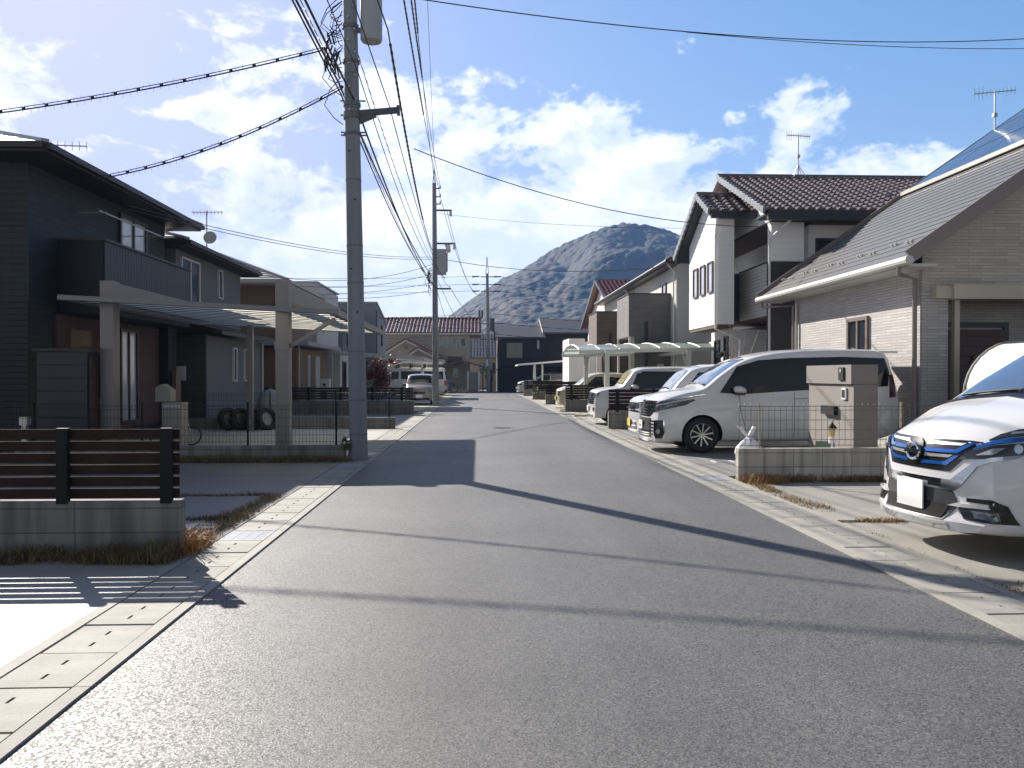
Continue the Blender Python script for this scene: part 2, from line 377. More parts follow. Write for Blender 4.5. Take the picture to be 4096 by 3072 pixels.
lot('farther_right_driveway', concrete, XR3 + .004, 7.7, 33.6, 62, joints=(37, 41.6, 46, 50.4))

def disc_cover(name, label, cat, x, y, r, m1, z=.0):
    t = thing(name, label, cat, (x, y, z))
    b = B(); b.cyl((x, y, z - .01), (x, y, z + .005), r, n=28); b.obj('rim', m1, t)
    c = B(); c.cyl((x, y, z - .01), (x, y, z + .008), r * .86, n=28)
    for i in range(5):
        for j in range(5):
            px, py = x + (i - 2) * r * .28, y + (j - 2) * r * .28
            if math.hypot(px - x, py - y) < r * .75: c.box(px - r * .09, px + r * .09, py - r * .05, py + r * .05, z, z + .011)
    c.obj('lid', m1, t)
disc_cover('manhole_cover', 'round iron manhole cover set in the middle of the asphalt road', 'manhole cover', .68, 23.4, .33, mat('cast_iron', (.10, .10, .11), .4, metal=.5, var=.3, vs=20))
disc_cover('inspection_cover', 'pale round inspection cover in the shaded forecourt behind the near left wall', 'inspection cover', -2.75, 8.2, .19, white_paint, .012)
t = thing('water_meter_lid', 'pale rectangular meter lid in the driveway in front of the white minivan', 'meter lid', (4.2, 14.0, .012))
b = B(); b.box(4.02, 4.06, 13.85, 14.15, 0, .018); b.box(4.34, 4.38, 13.85, 14.15, 0, .018); b.obj('rim', white_paint, t)
b = B(); b.box(4.07, 4.33, 13.85, 14.15, 0, .016); b.obj('plate', concrete_dark, t)

# ------------------------------------------------------------------ the wooded hill
def hill():
    prof = [(-700, 10), (-300, 12), (-120, 26), (-60, 50), (-25, 79), (16, 106), (62, 133), (108, 158), (150, 169.5), (178, 168), (206, 160), (226, 153), (300, 120), (420, 90), (700, 60), (1300, 40)]
    def H(x):
        x -= 8
        for (a, h), (c, g) in zip(prof[:-1], prof[1:]):
            if a <= x <= c: return h + (g - h) * ((x - a) / (c - a))
        return 10
    Y0 = 430
    xs = [-125 + x * 1.75 for x in range(255)]; ys = [Y0 + i * 2.3 for i in range(240)]
    b = B(); vs = []
    for y in ys:
        for x in xs:
            t = (y - Y0) / (900 - Y0)
            sp = 1 + .34 * (abs(math.sin(x * .021 + y * .006 + mnoise.noise((x * .01, y * .01, 2)) * 1.6)) - .55) * (1 - abs(2 * min(t, 1) - 1)) * 1.0
            h = H(x) * (min(1, t) ** 1.15 * sp if t < 1 else max(0, 1 - (t - 1) * 1.6))
            d = mnoise.voronoi((x / 7.5, y / 7.5, 0))[0][0]
            h += (1 - min(1, d * d * 1.6)) * 3.0 + mnoise.noise((x * .03, y * .03, 5)) * 2.5
            vs.append((x, y, h - 3))
    c = len(xs)
    b.add(vs, [(j * c + i, j * c + i + 1, (j + 1) * c + i + 1, (j + 1) * c + i) for j in range(len(ys) - 1) for i in range(c - 1)])
    M = mat('wooded_hillside', (.05, .06, .03), .9, var=0)
    nt = M.node_tree; L = nt.links.new; P = nt.nodes['Principled BSDF']; g = nt.nodes.new('ShaderNodeNewGeometry')
    v = nt.nodes.new('ShaderNodeTexVoronoi'); v.inputs['Scale'].default_value = 1 / 7.5; L(g.outputs['Position'], v.inputs['Vector'])
    n1 = nt.nodes.new('ShaderNodeTexNoise'); n1.inputs['Scale'].default_value = .018; n1.inputs['Detail'].default_value = 6; L(g.outputs['Position'], n1.inputs['Vector'])
    q = nt.nodes.new('ShaderNodeSeparateColor'); L(v.outputs['Color'], q.inputs[0])
    a = nt.nodes.new('ShaderNodeMath'); a.operation = 'MULTIPLY_ADD'; L(q.outputs[0], a.inputs[0]); a.inputs[1].default_value = .45; 
    s2 = nt.nodes.new('ShaderNodeMath'); s2.operation = 'SUBTRACT'; L(n1.outputs['Fac'], s2.inputs[0]); s2.inputs[1].default_value = .19; L(s2.outputs[0], a.inputs[2])
    r = nt.nodes.new('ShaderNodeValToRGB'); e = r.color_ramp.elements
    e[0].position = .30; e[0].color = (.005, .011, .005, 1); e[1].position = .78; e[1].color = (.060, .030, .012, 1)
    e.new(.48).color = (.011, .017, .007, 1); e.new(.60).color = (.030, .023, .009, 1); e.new(.68).color = (.011, .013, .006, 1)
    L(a.outputs[0], r.inputs[0]); L(r.outputs[0], P.inputs['Base Color'])
    n2 = nt.nodes.new('ShaderNodeTexNoise'); n2.inputs['Scale'].default_value = .35; n2.inputs['Detail'].default_value = 6; L(g.outputs['Position'], n2.inputs['Vector'])
    bp = nt.nodes.new('ShaderNodeBump'); bp.inputs['Strength'].default_value = .6; bp.inputs['Distance'].default_value = 1.5; L(n2.outputs['Fac'], bp.inputs['Height']); L(bp.outputs[0], P.inputs['Normal'])
    b.obj('hill', M, kind='structure', smooth=True)
hill()
# ------------------------------------------------------------------ house helpers
fr_dark = mat('dark_frame', (.03, .028, .028), .4, var=.05)
fr_white = mat('white_frame', (.62, .62, .62), .4, var=.05)
fr_brown = mat('bronze_frame', (.16, .125, .105), .4, var=.05)
def window(par, ax, c, s, a0, a1, z0, z1, fm, pane=None, mull=1, fw=.06, name='window', trans=0):
    """ax 'x': wall plane x=c facing s (+1/-1) with a along y; ax 'y': plane y=c with a along x"""
    f = B(); p = B()
    def bx(bb, u0, u1, w0, w1, d0, d1):
        lo, hi = sorted((c + s * d0, c + s * d1))
        if ax == 'x': bb.box(lo, hi, u0, u1, w0, w1)
        else: bb.box(u0, u1, lo, hi, w0, w1)
    bx(f, a0, a1, z0, z0 + fw, -.02, .06); bx(f, a0, a1, z1 - fw, z1, -.02, .06)
    bx(f, a0, a0 + fw, z0 + fw, z1 - fw, -.02, .058); bx(f, a1 - fw, a1, z0 + fw, z1 - fw, -.02, .058)
    for i in range(1, mull + 1):
        q = a0 + (a1 - a0) * i / (mull + 1); bx(f, q - fw * .45, q + fw * .45, z0 + fw, z1 - fw, -.02, .05)
    for i in range(1, trans + 1):
        q = z0 + (z1 - z0) * i / (trans + 1); bx(f, a0 + fw, a1 - fw, q - fw * .3, q + fw * .3, -.02, .046)
    fo = f.obj(name, fm, par)
    bx(p, a0 + fw * .5, a1 - fw * .5, z0 + fw * .5, z1 - fw * .5, .005, .018); p.obj('pane', pane or glass, fo)
    return fo
def hip_roof(par, x0, x1, y0, y1, z, pitch, m, course=.3, fascia=None, thick=.16, name='roof'):
    b = B(); w = min(x1 - x0, y1 - y0) / 2; h = w * pitch; n = max(4, int(w / course))
    if y1 - y0 >= x1 - x0: r0, r1 = ((x0 + x1) / 2, y0 + w, z + h), ((x0 + x1) / 2, y1 - w, z + h)
    else: r0, r1 = (x0 + w, (y0 + y1) / 2, z + h), (x1 - w, (y0 + y1) / 2, z + h)
    P = [(x0, y0, z), (x1, y0, z), (x1, y1, z), (x0, y1, z)]
    if y1 - y0 >= x1 - x0: pl = [(P[0], P[1], r0, r0), (P[1], P[2], r1, r0), (P[2], P[3], r1, r1), (P[3], P[0], r0, r1)]
    else: pl = [(P[0], P[1], r1, r0), (P[1], P[2], r1, r1), (P[2], P[3], r0, r1), (P[3], P[0], r0, r0)]
    for A, Bq, C, D in pl: stepped(b, A, Bq, C, D, n, .022, .02)
    ro = b.obj(name, m, par)
    f = B(); f.box(x0 + .01, x1 - .01, y0 + .01, y1 - .01, z - thick, z - .03); f.obj('eaves', fascia, par)
    hp = B(); cnr = {0: r0, 1: r0 if y1 - y0 >= x1 - x0 else r1, 2: r1, 3: r1 if y1 - y0 >= x1 - x0 else r0}
    for i in range(4): hp.bar(Vector(P[i]) + Vector((0, 0, .03)), Vector(cnr[i]) + Vector((0, 0, .03)), .14, .06)
    hp.bar(Vector(r0) + Vector((0, 0, .03)), Vector(r1) + Vector((0, 0.001, .03)), .14, .07); hp.obj('ridge_cap', m, par)
    gt = B(); gt.box(x1 + .002, x1 + .1, y0, y1, z - .12, z - .01); gt.box(x0, x1, y0 - .1, y0 - .002, z - .12, z - .01); gt.obj('rain_gutter', fascia, par)
    return ro
def downpipe(par, pts, m, r=.035): b = B(); b.tube(pts, r, 8); return b.obj('downpipe', m, par)

# ------------------------------------------------------------------ left side: the dark navy house
navy = mat('navy_siding', (.022, .027, .036), .65, var=.15, vs=1.2, pat=('brick', .45, .12, .008, .5))
navy_lo = mat('navy_black_cladding', (.012, .014, .018), .6, var=.15, pat=('h', .11, .12, .5))
navy_rib = mat('charcoal_ribbed_cladding', (.040, .045, .053), .55, var=.12, pat=('y', .14, .22, .45))
rust = mat('rust_brown_cladding', (.085, .048, .040), .7, var=.18, vs=2)
slate = mat('grey_slate_roof', (.30, .29, .28), .35, var=.12, vs=2, spec=.7)
brown_eave = mat('dark_brown_eave', (.040, .034, .034), .55, var=.08)
h = thing('house', 'dark navy two-storey house with hip roof and charcoal ribbed balcony, nearest on the left', 'house', (-12, 19.5, 0), 'houses along the left of the road')
b = B(); b.box(-17, -8.5, 16.0, 22.8, 0, 5.56); b.obj('wall', navy, h)
b = B(); b.box(-8.499, -8.44, 16.9, 22.2, 0.25, 2.72); b.obj('entrance_wall', rust, h, label='rust brown ground-floor wall in the recess under the balcony')
b = B(); b.box(-8.499, -8.2, 22.2, 22.79, 0.05, 2.75); b.obj('pillar', navy, h)
b = B(); b.box(-17.02, -8.498, 15.94, 15.998, .0, 2.9); b.obj('lower_cladding', navy_lo, h)
b = B(); b.box(-8.498, -7.57, 17.1, 22.0, 2.75, 4.22); bo = b.obj('balcony', navy_rib, h)
b = B(); b.box(-8.497, -7.53, 17.06, 22.04, 4.222, 4.27); b.obj('coping', brown_eave, bo)
b = B(); b.box(-8.49, -7.6, 17.06, 17.098, 2.76, 4.2); b.obj('end_panel', mat('black_panel', (.008, .009, .011), .6, var=.1), bo)
hip_roof(h, -17.6, -7.75, 15.15, 23.5, 5.68, .36, slate, fascia=brown_eave)
d = B(); d.box(-8.44, -8.38, 17.35, 18.25, .3, 2.45); dr = d.obj('front_door', mat('oak_door', (.15, .085, .045), .5, var=.2, vs=4, pat=('y', .15, .08, .6)), h)
window(dr, 'x', -8.38, 1, 17.62, 17.95, 1.55, 2.0, mat('brass_bars', (.2, .15, .08), .4), glass_curtain, 1, .035, 'door_window', 1)
window(h, 'x', -8.44, 1, 19.75, 20.75, .35, 2.6, fr_dark, glass_curtain, 1, .07, 'patio_window')
window(h, 'x', -8.5, 1, 19.9, 21.5, 4.1, 5.35, fr_dark, glass_curtain, 1, .09)
window(h, 'y', 16.0, -1, -10.9, -9.8, 3.6, 4.9, fr_dark, None, 0)
b = B(); b.tube([(-7.95, 17.7, 4.95), (-7.95, 21.3, 4.98)], .02, 8); b.tube([(-8.5, 17.9, 4.95), (-7.9, 17.9, 4.95)], .018, 6); b.tube([(-8.5, 21.1, 4.98), (-7.9, 21.1, 4.98)], .018, 6); b.obj('drying_pole', alu, h)
b = B(); b.ball((-8.3, 18.9, 2.35), .11, 8); b.obj('porch_lamp', mat('lamp_glass', (.6, .6, .58), .3), h)
b = B(); b.box(-9.95, -9.55, 15.72, 15.94, 1.2, 1.75); b.obj('meter_box', mat('grey_plastic', (.36, .37, .38), .5), h)
b = B(); b.box(-8.16, -8.05, 22.35, 22.7, .1, 1.6); b.obj('intercom_panel', fr_brown, h)

# yagi antenna builder, used on several roofs
def antenna(name, label, x, y, z0, hgt, length=1.2, legs=True, rz=.0, group='television antennas on the roofs'):
    t = thing(name, label, 'antenna', (x, y, z0), group)
    b = B(); b.cyl((x, y, z0), (x, y, z0 + hgt), .02, n=6)
    if legs:
        for k in range(4):
            a = k * 1.5708 + .7; b.cyl((x + .28 * math.cos(a), y + .28 * math.sin(a), z0 - .12), (x, y, z0 + .32), .012, n=5)
    b.box(x - .05, x + .05, y - .05, y + .05, z0 + hgt * .42, z0 + hgt * .42 + .1); b.obj('mast', alu, t)
    b = B(); c, s = math.cos(rz), math.sin(rz); zt = z0 + hgt - .03
    b.cyl((x - c * length * .5, y - s * length * .5, zt), (x + c * length * .5, y + s * length * .5, zt), .014, n=6)
    for i in range(11):
        q = -length * .5 + length * i / 10; l = .14 if i > 2 else .26
        for zz in (0,):
            b.cyl((x + c * q, y + s * q, zt - l * .7), (x + c * q, y + s * q, zt + l * .7), .007, n=4)
            b.cyl((x + c * q + s * l * .5, y + s * q - c * l * .5, zt), (x + c * q - s * l * .5, y + s * q + c * l * .5, zt), .007, n=4)
    b.obj('boom', alu, t)
    return t
antenna('antenna', 'low antenna lying along the roof edge of the dark navy house', -9.4, 18.6, 6.31, .28, 1.5, False, .1)

# grey house
greyw = mat('grey_render', (.165, .165, .172), .8, var=.10, vs=1.2, bump=.2, bs=70)
h = thing('house', 'mid grey rendered house with dark eaves and small white-framed windows, second on the left', 'house', (-12, 26.5, 0), 'houses along the left of the road')
b = B(); b.box(-16, -8.5, 23.6, 29.9, 0, 5.15); b.obj('wall', greyw, h)
b = B(); b.box(-8.498, -7.62, 23.5, 29.6, 0, 2.62); b.obj('ground_floor_wall', greyw, h)
b = B(); b.box(-8.6, -7.64, 23.44, 23.498, 0, 2.6); b.obj('gable_cladding', mat('dark_taupe_cladding', (.075, .068, .064), .75, var=.1, pat=('h', .15, .1, .6)), h)
lo = B(); stepped(lo, (-7.05, 23.05, 2.72), (-7.05, 30, 2.72), (-8.45, 30, 3.1), (-8.45, 23.05, 3.1), 5, .02, .1); lo.obj('lower_roof', brown_eave, h)
hip_roof(h, -16.6, -7.95, 22.95, 30.45, 5.22, .36, slate, fascia=brown_eave)
window(h, 'x', -8.5, 1, 23.95, 25.5, 3.55, 4.9, fr_white, None, 1)
window(h, 'x', -8.5, 1, 27.3, 27.75, 4.0, 4.95, fr_white, None, 0, .05)
window(h, 'x', -7.62, 1, 25.9, 26.3, 1.3, 2.35, fr_white, None, 0, .05)
window(h, 'x', -7.62, 1, 27.1, 27.5, 1.3, 2.35, fr_white, None, 0, .05)
b = B(); b.box(-8.42, -8.17, 23.36, 23.44, 1.35, 1.75); b.obj('meter_box', fr_white, h)
downpipe(h, [(-7.57, 29.3, 2.6), (-7.57, 29.3, .05)], fr_white)
# satellite dish and antenna
t = thing('satellite_dish', 'round satellite dish on a mast at the eaves between the navy and the grey house', 'satellite dish', (-8.35, 25.8, 5.3))
b = B(); b.cyl((-8.35, 25.8, 5.25), (-8.35, 25.8, 6.55), .022, n=6); b.obj('mast', alu, t)
b = B()
rings = []
nd = Vector((-.53, .72, .45)).normalized(); e1 = nd.cross(Vector((0, 0, 1))).normalized(); e2 = e1.cross(nd); cc = Vector((-8.22, 25.7, 5.72))
vs = [cc - nd * .06]; fs = []
for i in range(1, 5):
    for j in range(20):
        a = j * 6.28318 / 20; rr = .2 * i / 4; vs.append(cc + (e1 * math.cos(a) + e2 * math.sin(a)) * rr + nd * (.06 * (i / 4) ** 2 - .06))
for j in range(20): fs.append((0, 1 + j, 1 + (j + 1) % 20))
for i in range(3):
    for j in range(20): fs.append((1 + i * 20 + j, 1 + (i + 1) * 20 + j, 1 + (i + 1) * 20 + (j + 1) % 20, 1 + i * 20 + (j + 1) % 20))
b.add(vs, fs); b.add([v + nd * -.012 for v in vs], [f[::-1] for f in fs]); b.obj('dish', mat('dish_grey', (.33, .34, .35), .5, var=.05), t, smooth=True)
b = B(); b.cyl(cc - e2 * .18, cc + nd * .3 - e2 * .05, .012, n=5); b.ball(cc + nd * .3 - e2 * .05, .04, 6); b.obj('receiver_arm', alu, t)
b = B(); z = 6.5; b.cyl((-8.8, 25.8, z), (-7.85, 25.8, z + .02), .011, n=5)
for i in range(9): q = -8.75 + .85 * i / 8; b.cyl((q, 25.8, z - .09), (q, 25.8, z + .09), .006, n=4); b.cyl((q, 25.65, z), (q, 25.95, z), .007, n=4)
b.obj('antenna_boom', alu, t)

# tan house
tan = mat('tan_siding', (.20, .135, .095), .75, var=.08, vs=1.2, pat=('h', .16, .06, .75))
h = thing('house', 'tan brown house with pale striped hip roof and cream fascia, third on the left', 'house', (-11, 35.5, 0), 'houses along the left of the road')
b = B(); b.box(-15, -7.9, 32.5, 38.3, 0, 5.0); b.obj('wall', tan, h)
b = B(); b.box(-7.898, -6.95, 31.9, 38.2, 0, 2.55); b.box(-9.4, -7.9, 31.9, 32.498, 0, 2.55); b.obj('ground_floor_wall', tan, h)
b = B(); b.slab((-9.8, 31.4, 2.62), (-6.4, 31.4, 2.62), (-6.4, 38.9, 2.62), (-9.8, 38.9, 2.62), (0, 0, .16)); b.obj('lower_roof', mat('grey_fascia', (.30, .30, .31), .5), h)
cream_f = mat('cream_fascia', (.45, .43, .39), .5, var=.05)
hip_roof(h, -15.6, -7.2, 31.6, 38.9, 5.12, .40, slate, fascia=cream_f, course=.26)
window(h, 'x', -6.95, 1, 33.9, 34.2, .7, 2.3, fr_white, glass_curtain, 0, .05)
d = B(); d.box(-6.95, -6.89, 35.3, 36.25, .15, 2.3); d.obj('front_door', mat('pale_door', (.42, .42, .42), .5, var=.06), h)
downpipe(h, [(-7.3, 31.7, 5.0), (-7.86, 32.46, 4.6), (-7.86, 32.46, 2.7)], cream_f)
downpipe(h, [(-6.9, 32.1, 2.6), (-6.9, 32.1, .05)], cream_f)

# white flat-topped house and blue-grey house with a sloping top
offw = mat('offwhite_render', (.48, .48, .48), .8, var=.07, vs=1, bump=.15, bs=60)
h = thing('house', 'off-white flat-topped house behind the tan house on the left', 'house', (-11, 43.5, 0), 'houses along the left of the road')
b = B(); b.prism([(-7.84, 40.5, 0), (-7.84, 46.6, 0), (-7.84, 46.6, 5.9), (-7.84, 40.5, 5.98)], (-7, 0, 0)); b.box(-7.838, -6.9, 41.5, 46, 0, 2.7); b.obj('wall', offw, h)
b = B(); b.box(-14.9, -7.79, 40.45, 46.65, 5.98, 6.06); b.obj('coping', mat('grey_fascia', (.3, .3, .31)), h)
window(h, 'x', -7.84, 1, 42.0, 42.6, 3.6, 4.9, fr_white, None, 0); window(h, 'x', -6.9, 1, 42.2, 43.2, .5, 2.2, fr_dark, None, 1)
window(h, 'y', 40.5, -1, -9.2, -8.6, 3.4, 4.4, fr_white, None, 0, .05)
bluegrey = mat('blue_grey_render', (.23, .25, .28), .8, var=.08, vs=1, bump=.15, bs=60)
h = thing('house', 'blue-grey house with a monopitch top and a narrow dark window, behind the near pole', 'house', (-10, 54.5, 0), 'houses along the left of the road')
b = B(); b.prism([(-6.4, 52, 0), (-6.4, 57.5, 0), (-6.4, 57.5, 4.95), (-6.4, 52, 5.95)], (-6.5, 0, 0)); b.obj('wall', bluegrey, h)
b = B(); b.prism([(-6.3, 51.9, 5.97), (-6.3, 57.6, 4.97), (-6.3, 57.6, 5.09), (-6.3, 51.9, 6.09)], (-6.7, 0, 0)); b.obj('roof', slate, h)
window(h, 'x', -6.4, 1, 54.6, 55.1, 3.4, 4.8, fr_dark, None, 0, .05); window(h, 'x', -6.4, 1, 54.4, 55.0, .9, 2.2, fr_dark, None, 0, .05)
b = B(); b.box(-6.4, -6.36, 52.05, 52.5, 0, 5.6); b.obj('corner_panel', navy_rib, h)
h = thing('house', 'narrow slate-blue house end between the off-white and the blue-grey house', 'house', (-10, 49.3, 0), 'houses along the left of the road')
b = B(); b.box(-14, -7.75, 47.6, 51.0, 0, 5.15); b.obj('wall', mat('slate_blue_render', (.15, .17, .20), .8, var=.08), h)
b = B(); b.box(-14.1, -7.65, 47.5, 51.1, 5.15, 5.25); b.obj('coping', brown_eave, h); window(h, 'x', -7.75, 1, 49, 49.8, 3.2, 4.5, fr_dark, None, 0)

# ------------------------------------------------------------------ end of the road: cream house with red tiles
cream = mat('cream_render', (.40, .355, .29), .8, var=.07, vs=.8, bump=.12, bs=50)
redtile = mat('red_clay_tile', (.15, .045, .035), .3, var=.35, vs=3, spec=.6)
trim = mat('cream_trim', (.50, .47, .42), .6, var=.05)
h = thing('house', 'cream house with red clay tile roof and four small windows facing down the road', 'house', (-4.5, 80, 0), 'houses across the end of the road')
b = B(); b.prism([(-11, 76.5, 0), (-11, 84, 0), (-11, 84, 5.4), (-11, 80.2, 7.0), (-11, 76.5, 5.4)], (10.2, 0, 0)); b.obj('wall', cream, h)
b = B(); S = Vector((0, 4.05, 1.55)); tiles(b, (-11.2, 76.1, 5.42), (1, 0, 0), 11.5, S, S.length, .34, .36, .07, .04, 6)
b.quad((-11.2, 84.4, 5.4), (.3, 84.4, 5.4), (.3, 80.15, 7.0), (-11.2, 80.15, 7.0)); b.obj('roof', redtile, h, smooth=False, angle=60)
b = B()
for i in range(30): b.ball((-11.05 + i * .39, 80.15, 7.03), .13, 6, .8)
b.cyl((-11.2, 80.15, 7.0), (.3, 80.15, 7.0), .11, n=8); b.obj('ridge_tile', redtile, h, smooth=True)
b = B(); b.box(-11.2, .28, 76.02, 76.4, 5.2, 5.38); b.box(-.79, .3, 76.42, 84.3, 5.24, 5.34); b.obj('eaves', trim, h)
for y_ in (76.2, 84.2): b = B(); b.bar((.22, y_, 5.36), (.22, 80.2, 6.95), .1, .2); b.obj('barge_board', brown_eave, h)
for x in (-3.75, -3.05, -2.22, -1.4): window(h, 'y', 76.5, -1, x - .25, x + .25, 4.15, 4.95, fr_white, None, 0, .035, 'window', 0)
window(h, 'y', 76.5, -1, -2.35, -1.85, 1.35, 2.15, fr_white, glass_curtain, 0, .05)
b = B(); b.box(-2.8, -1.5, 76.2, 76.5, 2.65, 3.2); b.obj('shutter_box', mat('brown_louvre', (.12, .06, .045), .6, pat=('x', .08, .3, .5)), h)
p = B(); p.prism([(-8.8, 75.0, 0), (-8.8, 76.498, 0), (-8.8, 76.498, 3.3), (-8.8, 75.0, 3.3)], (5.1, 0, 0)); p.prism([(-8.9, 75.0, 3.302), (-3.6, 75.0, 3.302), (-6.55, 75, 4.6)], (0, 1.49, 0)); p.obj('porch', cream, h)
p = B()
for a, c in (((-9.1, 3.15), (-6.55, 4.72)), ((-6.55, 4.72), (-3.3, 3.15))):
    p.slab((a[0], 74.7, a[1]), (c[0], 74.7, c[1]), (c[0], 76.49, c[1]), (a[0], 76.49, a[1]), (0, 0, .13))
for a, c in (((-6.3, 3.35), (-5.4, 3.95)), ((-5.4, 3.95), (-3.4, 2.95))):
    p.slab((a[0], 74.2, a[1]), (c[0], 74.2, c[1]), (c[0], 74.69, c[1]), (a[0], 74.69, a[1]), (0, 0, .12))
p.obj('porch_roof', redtile, h)
p = B()
for a, c in (((-9.0, 3.05), (-6.55, 4.6)), ((-6.55, 4.6), (-3.4, 3.05))): p.bar((a[0], 74.66, a[1]), (c[0], 74.66, c[1]), .07, .17)
for a, c in (((-6.2, 3.28), (-5.4, 3.83)), ((-5.4, 3.83), (-3.5, 2.87))): p.bar((a[0], 74.16, a[1]), (c[0], 74.16, c[1]), .07, .16)
p.obj('porch_barge_board', trim, h)
p = B(); p.bar((-6.55, 74.99, 3.75), (-6.55, 74.99, 4.25), .05, .04); p.bar((-6.72, 74.99, 3.82), (-6.72, 74.99, 4.18), .04, .04); p.bar((-6.38, 74.99, 3.82), (-6.38, 74.99, 4.18), .04, .04); p.bar((-6.8, 74.985, 4.0), (-6.3, 74.985, 4.0), .04, .04); p.obj('gable_ornament', fr_dark, h)
b = B(); b.box(-8.2, -6.0, 74.5, 74.999, 2.5, 2.7); b.obj('porch_beam', trim, h)
b = B(); b.box(-7.6, -6.6, 74.95, 74.999, .1, 2.2); b.obj('front_door', mat('brown_louvre', (.12, .06, .045)), h)

h = thing('house', 'low cream house with grey chequered tile roof seen in the gap behind the far pole', 'house', (2, 96, 0), 'houses across the end of the road')
b = B(); b.box(-3, 5.5, 93.2, 99, 0, 3.5); b.obj('wall', cream, h)
b = B(); S = Vector((0, 5.5, 3.0)); tiles(b, (-3.4, 92.7, 3.45), (1, 0, 0), 9.2, S, S.length, .34, .36, .07, .05, 4); b.obj('roof', mat('grey_chequer_tile', (.17, .15, .14), .3, var=.3, vs=3, spec=.6), h, angle=60)
window(h, 'y', 93.2, -1, .15, .7, 1.7, 2.9, fr_brown, None, 0); window(h, 'y', 93.2, -1, 1.3, 1.9, 1.7, 2.9, fr_brown, None, 0)

blackh = mat('black_siding', (.018, .018, .022), .7, var=.1, pat=('h', .14, .1, .6))
darkslate = mat('dark_slate_roof', (.085, .085, .09), .5, var=.15, vs=2)
h = thing('house', 'black sided house with one large pale square window, right of the far pole', 'house', (4, 82, 0), 'houses across the end of the road')
b = B(); b.prism([(1.85, 77, 0), (1.85, 85, 0), (1.85, 85, 5.1), (1.85, 81, 6.35), (1.85, 77, 5.1)], (4.6, 0, 0)); b.obj('wall', blackh, h)
b = B(); stepped(b, (1.6, 76.5, 5.05), (6.3, 76.5, 5.05), (6.3, 81, 6.5), (1.6, 81, 6.5), 14, .02, .14); b.quad((1.6, 85.5, 5.05), (1.6, 81, 6.5), (6.3, 81, 6.5), (6.3, 85.5, 5.05)); b.obj('roof', darkslate, h)
window(h, 'y', 77, -1, 2.6, 4.15, 3.05, 4.55, fr_dark, mat('pale_blind', (.17, .18, .16), .3, var=.2, vs=1), 0); window(h, 'y', 77, -1, 5.45, 5.75, 3.9, 4.8, fr_dark, glass_curtain, 0)
brownh = mat('dark_brown_siding', (.045, .036, .034), .7, var=.1, pat=('h', .16, .1, .6))
h = thing('house', 'dark brown house with higher slate roof and white curtained window, at the far right end', 'house', (9, 83, 0), 'houses across the end of the road')
b = B(); b.prism([(6.46, 77.6, 0), (6.46, 86.5, 0), (6.46, 86.5, 5.5), (6.46, 82, 6.95), (6.46, 77.6, 5.5)], (8, 0, 0)); b.obj('wall', brownh, h)
b = B(); stepped(b, (6.05, 77.0, 5.5), (14.6, 77.0, 5.5), (14.6, 82, 7.1), (6.05, 82, 7.1), 16, .02, .14); b.quad((6.05, 87, 5.5), (6.05, 82, 7.1), (14.6, 82, 7.1), (14.6, 87, 5.5)); b.obj('roof', darkslate, h)
b = B(); b.bar((6.03, 76.95, 5.45), (6.03, 82, 7.03), .06, .22); b.obj('barge_board', trim, h)
window(h, 'y', 77.6, -1, 8.0, 9.6, 3.85, 4.9, fr_white, glass_curtain, 0)

h = thing('house', 'distant pale house beyond the off-white one, mostly hidden on the left', 'house', (-20, 66, 0), 'houses along the left of the road')
b = B(); b.box(-16, -8.3, 61, 68, 0, 3.6); b.obj('wall', offw, h); hip_roof(h, -16.5, -7.8, 60.5, 68.5, 3.7, .35, slate, fascia=cream_f)
# ------------------------------------------------------------------ right side: single-storey brick house with long grey roof and solar panels
stone = mat('pale_stone_cladding', (.43, .41, .39), .8, var=.08, vs=1.5, bump=.4, bs=40, pat=('brick', .42, .058, .006, .62), fine=.06)
beige = mat('beige_brick_siding', (.46, .425, .365), .8, var=.08, vs=1.2, pat=('brick', .5, .062, .005, .72))
steel_roof = mat('grey_standing_roof', (.135, .13, .128), .45, var=.06, vs=1.5, spec=.5)
cream_g = mat('cream_rain_gutter', (.46, .445, .41), .4, var=.05)
taupe = mat('taupe_downpipe', (.20, .165, .15), .45, var=.05)
h = thing('house', 'single-storey pale brick house with long grey roof and solar panels, nearest on the right', 'house', (12, 18.5, 0), 'houses along the right of the road')
K = .695
def zr(x): return 3.7 + (x - 7.9) * K
b = B(); b.prism([(8.5, 15.4, 3.1), (8.5, 15.4, zr(8.5) - .15), (16, 15.4, zr(16) - .15), (16, 15.4, 3.1)], (0, 6.3, 0)); b.obj('gable_wall', beige, h)
b = B(); b.box(8.497, 8.95, 15.39, 16.9, 0, 3.098); b.box(8.498, 16, 16.9, 21.7, 0, 3.098); b.box(8.44, 8.4975, 15.38, 21.72, 0, zr(8.44) - .12); b.obj('wall', stone, h)
b = B(); stepped(b, (7.9, 14.8, 3.7), (7.9, 22.8, 3.7), (17, 22.8, zr(17)), (17, 14.8, zr(17)), 42, .015, .13); b.obj('roof', steel_roof, h)
for y_ in (14.77, 22.83): b = B(); b.bar((7.85, y_, 3.66), (17, y_, zr(17) - .05), .05, .26); b.obj('barge_board', taupe, h)
b = B(); b.tube([(7.84, 14.72, 3.6), (7.84, 22.88, 3.6)], .085, 10); b.box(7.9, 8.44, 14.85, 22.75, 3.5, 3.55); b.obj('rain_gutter', cream_g, h)
b = B(); b.bar((11.9, 14.85, zr(11.9) + .1), (11.9, 22.76, zr(11.9) + .1), .1, .1); b.obj('panel_rail', cream_g, h)
pv = mat('solar_cell_glass', (.030, .042, .07), .12, var=.1, vs=3, spec=.8, pat=('y', .16, .06, 1.8))
nv = Vector((-K, 0, 1)).normalized()
